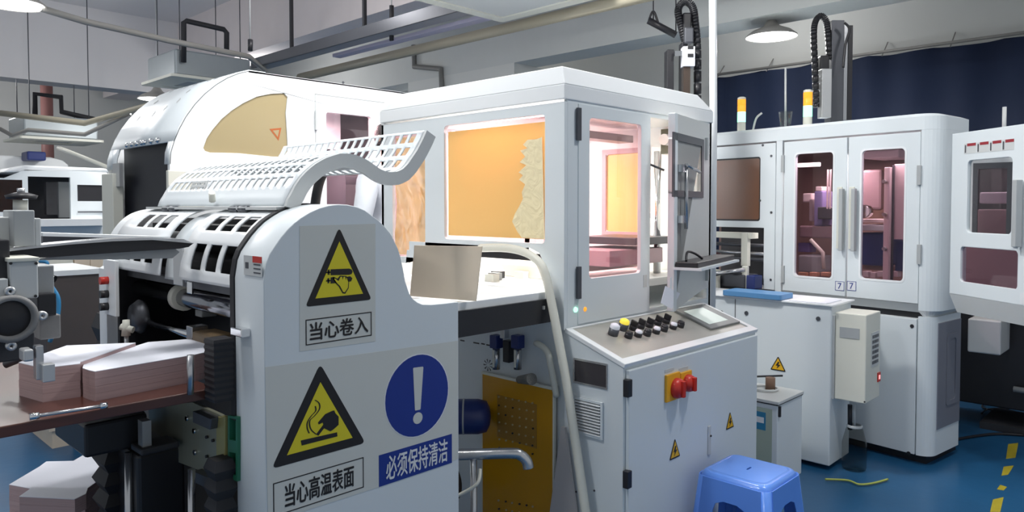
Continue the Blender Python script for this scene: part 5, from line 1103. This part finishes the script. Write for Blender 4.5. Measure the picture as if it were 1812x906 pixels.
mk('bottle_body', MB().lathe(bq, [(0, .002), (.065, .004), (.07, .02), (.07, zz_*.6), (.05, zz_*.9), (.04, zz_)], seg=20), glass('murky_plastic', (.72, .72, .70), .02), bo)
mk('bottle_rim', MB().lathe(bq+Vector((0, 0, zz_)), [(.044, -.01), (.046, 0), (.04, .006)], seg=20), LGREY, bo)
run('floor_tube', smooth_path([P(u, v, z=.012) for u, v in ((1460, 848), (1500, 850), (1520, 857), (1545, 855), (1571, 848))]), .006, mat('green_yellow_tube', (.45, .5, .1), .4), 'thin yellow green tube lying on the dark floor by the bottle', 'tube')
# small cabinet behind console
sx0, sx1, sy0 = 3.979, 4.322, 1.76; zs = .50
sc2 = thing('small_cabinet', (4.1, 2.0, 0), 'small low white cabinet with a blue label between console and floor cabinet', 'cabinet')
mk('cabinet_body', MB().box(sx0, sx1, sy0, sy0+.55, 0, zs-.025), WHITE, sc2, .004); mk('cabinet_top', MB().box(sx0-.01, sx1, sy0-.01, sy0+.56, zs-.018, zs), LGREY, sc2, .003); mk('top_seam', MB().box(sx0-.004, sx1, sy0-.004, sy0+.55, zs-.025, zs-.018), BLACK, sc2)
S1 = Frame((sx0, sy0+.55, 0), (0, -1, 0)); S2 = Frame((sx0, sy0, 0), (1, 0, 0))
r = S1.rect((1330, 720), (1366, 722), (1330, 815), (1366, 815)); pg = mk('green_poster', MB().fbox(S1, r[0], r[2], r[1], r[3], 0, .001), mat('pale_green_card', (.38, .45, .38), .5), sc2)
r = S1.rect((1328, 725), (1355, 730), (1328, 757), (1355, 761)); bl_ = mk('blue_label', MB().fbox(S1, r[0], r[2], r[1], r[3], .001, .002), mat('teal_print', (.02, .20, .38), .5), pg)
mk('white_stripe', MB().fbox(S1, r[0]+.01, r[2]-.01, r[1]+.04, r[3]-.03, .002, .003), LETW, bl_)
i, j = S2.at(1378, 728); mk('hinge', MB().fbox(S2, i-.008, i+.006, j-.03, j+.03, 0, .012), BLACK, sc2)
q = P(1363, 690, z=zs); tag(mk('cork_block', MB().cyl((q.x, q.y, zs), (q.x, q.y, zs+.075), .028, seg=16), mat('brown_cork', (.20, .12, .08), .7)), 'short brown cylinder standing on the small low cabinet', 'block')
tag(mk('cable_coil', MB().tube([(q.x-.02+.07*math.cos(a), q.y+.02+.07*math.sin(a), zs+.008+.0005*a) for a in [k*PI/8 for k in range(28)]], .006, 6), LGREY), 'grey cable coil beside the brown cylinder on the small cabinet', 'cable')
tag(mk('steel_bar', MB().cyl((4.05, 2.15, zs+.06), (4.36, 1.90, zs+.06), .006, seg=8), BLACK), 'thin dark bar lying behind the brown cylinder', 'bar')
# open door at far right
hd = P(1685, 237, d=4.36); zo1 = hd.z; zo0 = P(1685, 520, d=4.36).z; da = math.radians(49.7)
OD = Frame((hd.x, hd.y, 0), (-math.cos(da), -math.sin(da), 0))
od = thing('open_door', OD.p(.35, zo0, 0), 'white machine door swung open at the right edge with two smoked windows', 'door')
u1 = OD.rect((1711, 283), (1790, 279), (1711, 412), (1790, 414)); u2 = OD.rect((1699, 439), (1800, 441), (1699, 500), (1800, 510))
mk('door_leaf', MB().plate(OD, [(0, zo0), (.78, zo0), (.78, zo1), (0, zo1)], [rrect(*u1, .025), rrect(*u2, .02)], .025), WHITE, od, .004)
mk('lower_skirt', MB().hexa([OD.p(.03, zo0-.11, -.03), OD.p(.78, zo0-.11, -.03), OD.p(.78, zo0-.11, -.05), OD.p(.03, zo0-.11, -.05), OD.p(0, zo0, 0), OD.p(.78, zo0, 0), OD.p(.78, zo0, -.03), OD.p(0, zo0, -.03)]), LGREY, od)
mk('window_pane', MB().fbox(OD, u1[0]-.01, u1[2]+.01, u1[1]-.01, u1[3]+.01, -.02, -.014), GLC, od); mk('window_pane', MB().fbox(OD, u2[0]-.01, u2[2]+.01, u2[1]-.01, u2[3]+.01, -.02, -.014), GLD, od)
for k in range(4):
    a = OD.at(1711+22.5*k, 255.5-2.3*k); b = OD.at(1727+22.5*k, 268-2*k)
    wlb = mk('warning_label', MB().fbox(OD, a[0]-.02, b[0]+.0, b[1]-.008, a[1]+.004, 0, .0012), LGREY, od); mk('label_header', MB().fbox(OD, a[0]+.004, b[0], a[1]-.012, a[1]+.004, .0012, .002), mat('dark_red_print', (.30, .02, .03), .5) if 'dark_red_print' not in MATS else MATS['dark_red_print'], wlb)
    mk('label_mark', MB().fbox(OD, a[0]-.014, a[0]-.004, b[1]-.002, a[1]-.004, .0012, .002), MIDD, wlb)
i, j = OD.at(1800, 370); mk('handle_plate', MB().fbox(OD, i-.02, i+.01, OD.at(1800, 437)[1], OD.at(1800, 318)[1], 0, .012), CREAM, od); mk('door_handle', MB().fbox(OD, i+.02, i+.05, OD.at(1810, 437)[1], OD.at(1810, 318)[1], .012, .05), GREY, od, .004)
i, j = OD.at(1813, 529); lp = mk('number_label', MB().fbox(OD, i-.03, i+.04, j-.03, j+.03, 0, .0015), LETW, od)
# machine behind open door
m8 = thing('rear_right_enclosure', (6.2, .3, 0), 'next white enclosure standing behind the open door at the right edge', 'machine')
mk('side_panel', MB().plate(Frame((5.9, 1.34, 0), (0, -1, 0)), rrect(.0, 1.0, 1.6, 2.06), [rrect(.13, 1.36, .32, 1.88, .01)], .03), BWHITE, m8); mk('window_frame', MB().plate(Frame((5.895, 1.34, 0), (0, -1, 0)), rrect(.11, 1.34, .34, 1.90), [rrect(.14, 1.37, .31, 1.86)], .02), MIDD, m8)
mk('window_pane', MB().box(5.92, 5.925, 1.34-.32, 1.34-.13, 1.36, 1.88), GLD, m8)
mk('lower_window_backing', MB().box(5.885, 5.89, .9, 1.34, 1.02, 1.32), MATS['mauve_casing'], m8)  # mauve sheet added to darken the view through the lower door window
mk('dark_core', MB().box(6.5, 6.6, -.6, 1.6, .1, 2.0), DARK, m8); mk('inner_box', MB().box(6.0, 6.2, .95, 1.22, 1.3, 1.58), PW, m8, .01); mk('inner_box', MB().box(6.05, 6.25, .9, 1.22, 1.62, 1.70), PAPER, m8, .01)
mk('lower_box', MB().xbox(1712, 566, 1771, 626, 5.75, .3), LGREY, m8, .01); mk('dark_base', MB().box(6.15, 6.5, -.6, 1.5, .16, 1.0), BLACK, m8, .01)
mk('cross_tube', MB().cyl((6.1, 1.0, .32), (6.1, .2, .32), .02), GREY, m8); mk('floor_frame', MB().box(6.1, 6.6, -.6, 1.2, 0.0, .05), DARK, m8)
mk('roof_pin', MB().cyl((5.6, 1.0, 2.0), (5.6, 1.0, 2.24), .012), LGREY, m8)
run('floor_cable', smooth_path([P(u, v, z=.01) for u, v in ((1812, 770), (1760, 768), (1700, 776), (1640, 790))]), .010, BLACK, 'black cable crossing the blue floor by the glazed door machine', 'cable')
run('floor_cable', smooth_path([P(u, v, z=.015) for u, v in ((1790, 716), (1750, 712), (1738, 720), (1760, 726), (1790, 722), (1750, 724), (1737, 732))]), .007, BLACK, 'small looped black cable on the light blue floor at the right', 'cable')
# ================================================================== STOOL
def stool():
    t = thing('plastic_stool', (2.96, 1.435, 0), 'blue plastic stool with a small slot in its seat in front of the console', 'stool'); cx, cy, H_ = 2.975, 1.44, .46; a = .158; bf = .205
    def ring(h, k=0, r=.04): 
        s = a+(bf-a)*(1-h/H_)-k; return [(cx+p[0], cy+p[1], h) for p in rrect(-s, -s, s, s, r, 5)]
    m = MB(); hs = [H_-.07, H_-.02, H_-.006, H_]; ins = [0, .004, .012, .03]; R = [ring(h, k) for h, k in zip(hs, ins)]; n = len(R[0]); vs = [q for r in R for q in r]
    fs = [(i*n+k, i*n+(k+1) % n, (i+1)*n+(k+1) % n, (i+1)*n+k) for i in range(3) for k in range(n)]; m.add(vs, fs, 0, True)
    top = [(q[0]-cx, q[1]-cy) for q in R[-1]]; m.plate(Frame((cx, cy, H_), (1, 0, 0), (0, 1, 0)), top, [rrect(-.022, -.006, .022, .006, .005)], .006, 0)
    mk('seat', m, BLUEP, t, solid=.004)
    for ang in range(4):                                     # side aprons with arched openings, one per side
        c_, s_ = math.cos(ang*PI/2), math.sin(ang*PI/2); sp_ = []
        top_h = H_-.02; tw = a+(bf-a)*(1-top_h/H_)
        F_ = Frame((cx+c_*tw+0, cy+s_*tw, top_h), (-s_, c_, 0), (c_*(bf-a)/H_, s_*(bf-a)/H_, -1))
        L_ = top_h*math.hypot(1, (bf-a)/H_); w0 = a-.028; w1 = bf-.04
        arch_ = [(-w1+.065, L_), (-w0+.055, .13), (-w0+.065, .10), (-w0+.10, .085), (w0-.10, .085), (w0-.065, .10), (w0-.055, .13), (w1-.065, L_)]
        mk('leg_panel', MB().plate(F_, [(-w0, 0), (-w1, L_)]+arch_+[(w1, L_), (w0, 0)], (), .005), BLUEP, t, .002)
    for dx in (-1, 1):
        for dy in (-1, 1):
            A_ = []; B_ = []
            for (h, w) in ((H_-.02, a), (0, bf)):
                ww_ = a+(bf-a)*(1-h/H_); L2 = [(ww_, ww_-.036), (ww_-.003, ww_-.015), (ww_-.015, ww_-.003), (ww_-.036, ww_)]
                (A_ if h > .1 else B_).extend([(cx+dx*p[0], cy+dy*p[1], h) for p in L2])
            mk('leg', MB().sheet(A_, B_), BLUEP, t, solid=.004)
    return t
stool()
# ================================================================== ON TOP OF MACHINES
def tower(u, vb, vt, d, label):
    b = P(u, vb, d=d); b.z = ZR-.004; h = P(u, vt, d=d).z-b.z; t = thing('signal_tower', b, label, 'signal light', 'signal towers'); r = .031
    mk('tower_base', MB().lathe(b, [(r, 0), (r, h*.28), (r*.95, h*.3)]), CREAM, t); mk('green_lamp', MB().lathe(b, [(r, h*.3), (r, h*.58)]), LGRN, t)
    mk('amber_lamp', MB().lathe(b, [(r*.98, h*.58), (r, h*.62), (r, h*.76), (r*.9, h*.77), (r, h*.78), (r, h*.93)]), LAMB, t); mk('tower_cap', MB().lathe(b, [(r, h*.93), (r, h*.98), (r*.6, h), (0, h)]), CREAM, t)
tower(1312, 224, 172, 5.62, 'left signal tower with amber over green lamp on the tall enclosure')
tower(1429, 213, 159, 5.3, 'right signal tower with amber over green lamp beside the cable chain column')
q = P(1390, 213, d=5.4); q.z = ZR; fn = thing('clear_funnel', q, 'small clear cup with a thin pipe between the two signal towers', 'cup'); zr = P(1390, 198, d=5.4).z-q.z
mk('cup', MB().lathe(q, [(.035, 0), (.05, zr), (.046, zr), (.03, .004)]), GLC, fn); mk('pipe', MB().cyl(q+Vector((0, 0, .02)), P(1390, 120, d=5.4), .008, seg=8), LGREY, fn)
run('thin_hose', smooth_path([Vector((P(1332, 224, d=5.6).x, P(1332, 224, d=5.6).y, ZR)), P(1338, 210, d=5.6), P(1348, 200, d=5.6)]), .008, LGREY, 'thin pale hose end curling up between signal tower and cup', 'hose')
def chain(pts, w, par):
    m = MB(); pts = smooth_path(pts, 6)
    for k in range(len(pts)-1):
        m.tube([pts[k], pts[k].lerp(pts[k+1], .86)], w, 6)
    return mk('cable_chain', m, BLACK, par)
d = 5.6; lc = thing('linear_axis', P(1480, 210, d=d), 'tall dark vertical axis with looped cable chain right of the signal towers', 'actuator')
def dbox(u0, v0, u1, v1, d, t):
    a = P(u0, v1, d=d); b = P(u1, v1, d=d); zt2 = P((u0+u1)/2, v0, d=d).z; F_ = Frame((a.x, a.y, 0), (b-a)); return MB().fbox(F_, 0, (b-a).length, (a.z+b.z)/2, zt2, -t, 0)
mk('axis_column', dbox(1470, 37, 1492, 224, d, .12), MIDD, lc, .004); mk('axis_rail', dbox(1492, 42, 1498, 212, d, .1), STEEL, lc); mk('axis_rail', dbox(1499, 46, 1507, 212, d, .12), BLACK, lc)
mk('axis_cover', dbox(1454, 122, 1471, 208, d-.05, .08), ALU, lc, .003)
mk('motor', dbox(1452, 98, 1468, 122, d-.03, .08), BLACK, lc, .01)
chain([P(1444, 190, d=d), P(1442, 120, d=d), P(1440, 60, d=d), P(1443, 38, d=d), P(1452, 28, d=d), P(1461, 36, d=d), P(1465, 58, d=d), P(1468, 105, d=d)], .024, lc)
run('black_hose', smooth_path([P(1494, 40, d=5.5), P(1503, 52, d=5.5), P(1496, 80, d=5.5), P(1492, 120, d=5.5)]), .01, BLACK, 'black hose hanging on the dark axis column right of the chain', 'hose')
d = 4.9; l2 = thing('linear_axis', P(1215, 190, d=d), 'vertical axis with looped cable chain behind the hood, left of the white pole', 'actuator')
mk('axis_column', dbox(1180, 88, 1192, 215, d, .1), BLACK, l2, .004); mk('axis_column', dbox(1206, 75, 1216, 225, d, .1), BLACK, l2, .004)
mk('axis_cover', dbox(1209, 115, 1221, 190, d-.05, .06), mat('bronze_shaft', (.16, .12, .10), .25, metal=.8), l2); mk('drive_box', dbox(1209, 82, 1230, 117, d-.08, .08), PAPER, l2, .003)
for (u, v) in ((1222, 84), (1222, 98)): mk('drive_mark', dbox(u-5, v-3, u+5, v+3, d-.085, .004), BLACK, l2)
mk('motor', dbox(1209, 22, 1224, 55, d-.03, .08), BLACK, l2, .01); mk('motor', dbox(1211, 48, 1228, 76, d-.05, .08), MIDD, l2, .01); mk('axis_rail', dbox(1231, 78, 1236, 230, d, .05), MIDD, l2)
_a = P(1185, 230, d=d); _b = P(1240, 230, d=d); mk('column_foot', MB().fbox(Frame((_a.x, _a.y, 0), (_b-_a)), 0, (_b-_a).length, 1.01, P(1215, 215, d=d).z, -.10, -.02), DARK, l2)
chain([P(1212, 72, d=d), P(1206, 48, d=d), P(1200, 22, d=d), P(1204, 8, d=d), P(1215, 3, d=d), P(1226, 14, d=d), P(1230, 40, d=d), P(1234, 90, d=d), P(1234, 200, d=d)], .026, l2)
mk('clip', dbox(1194, 90, 1208, 99, d-.06, .03), CHROME, l2)
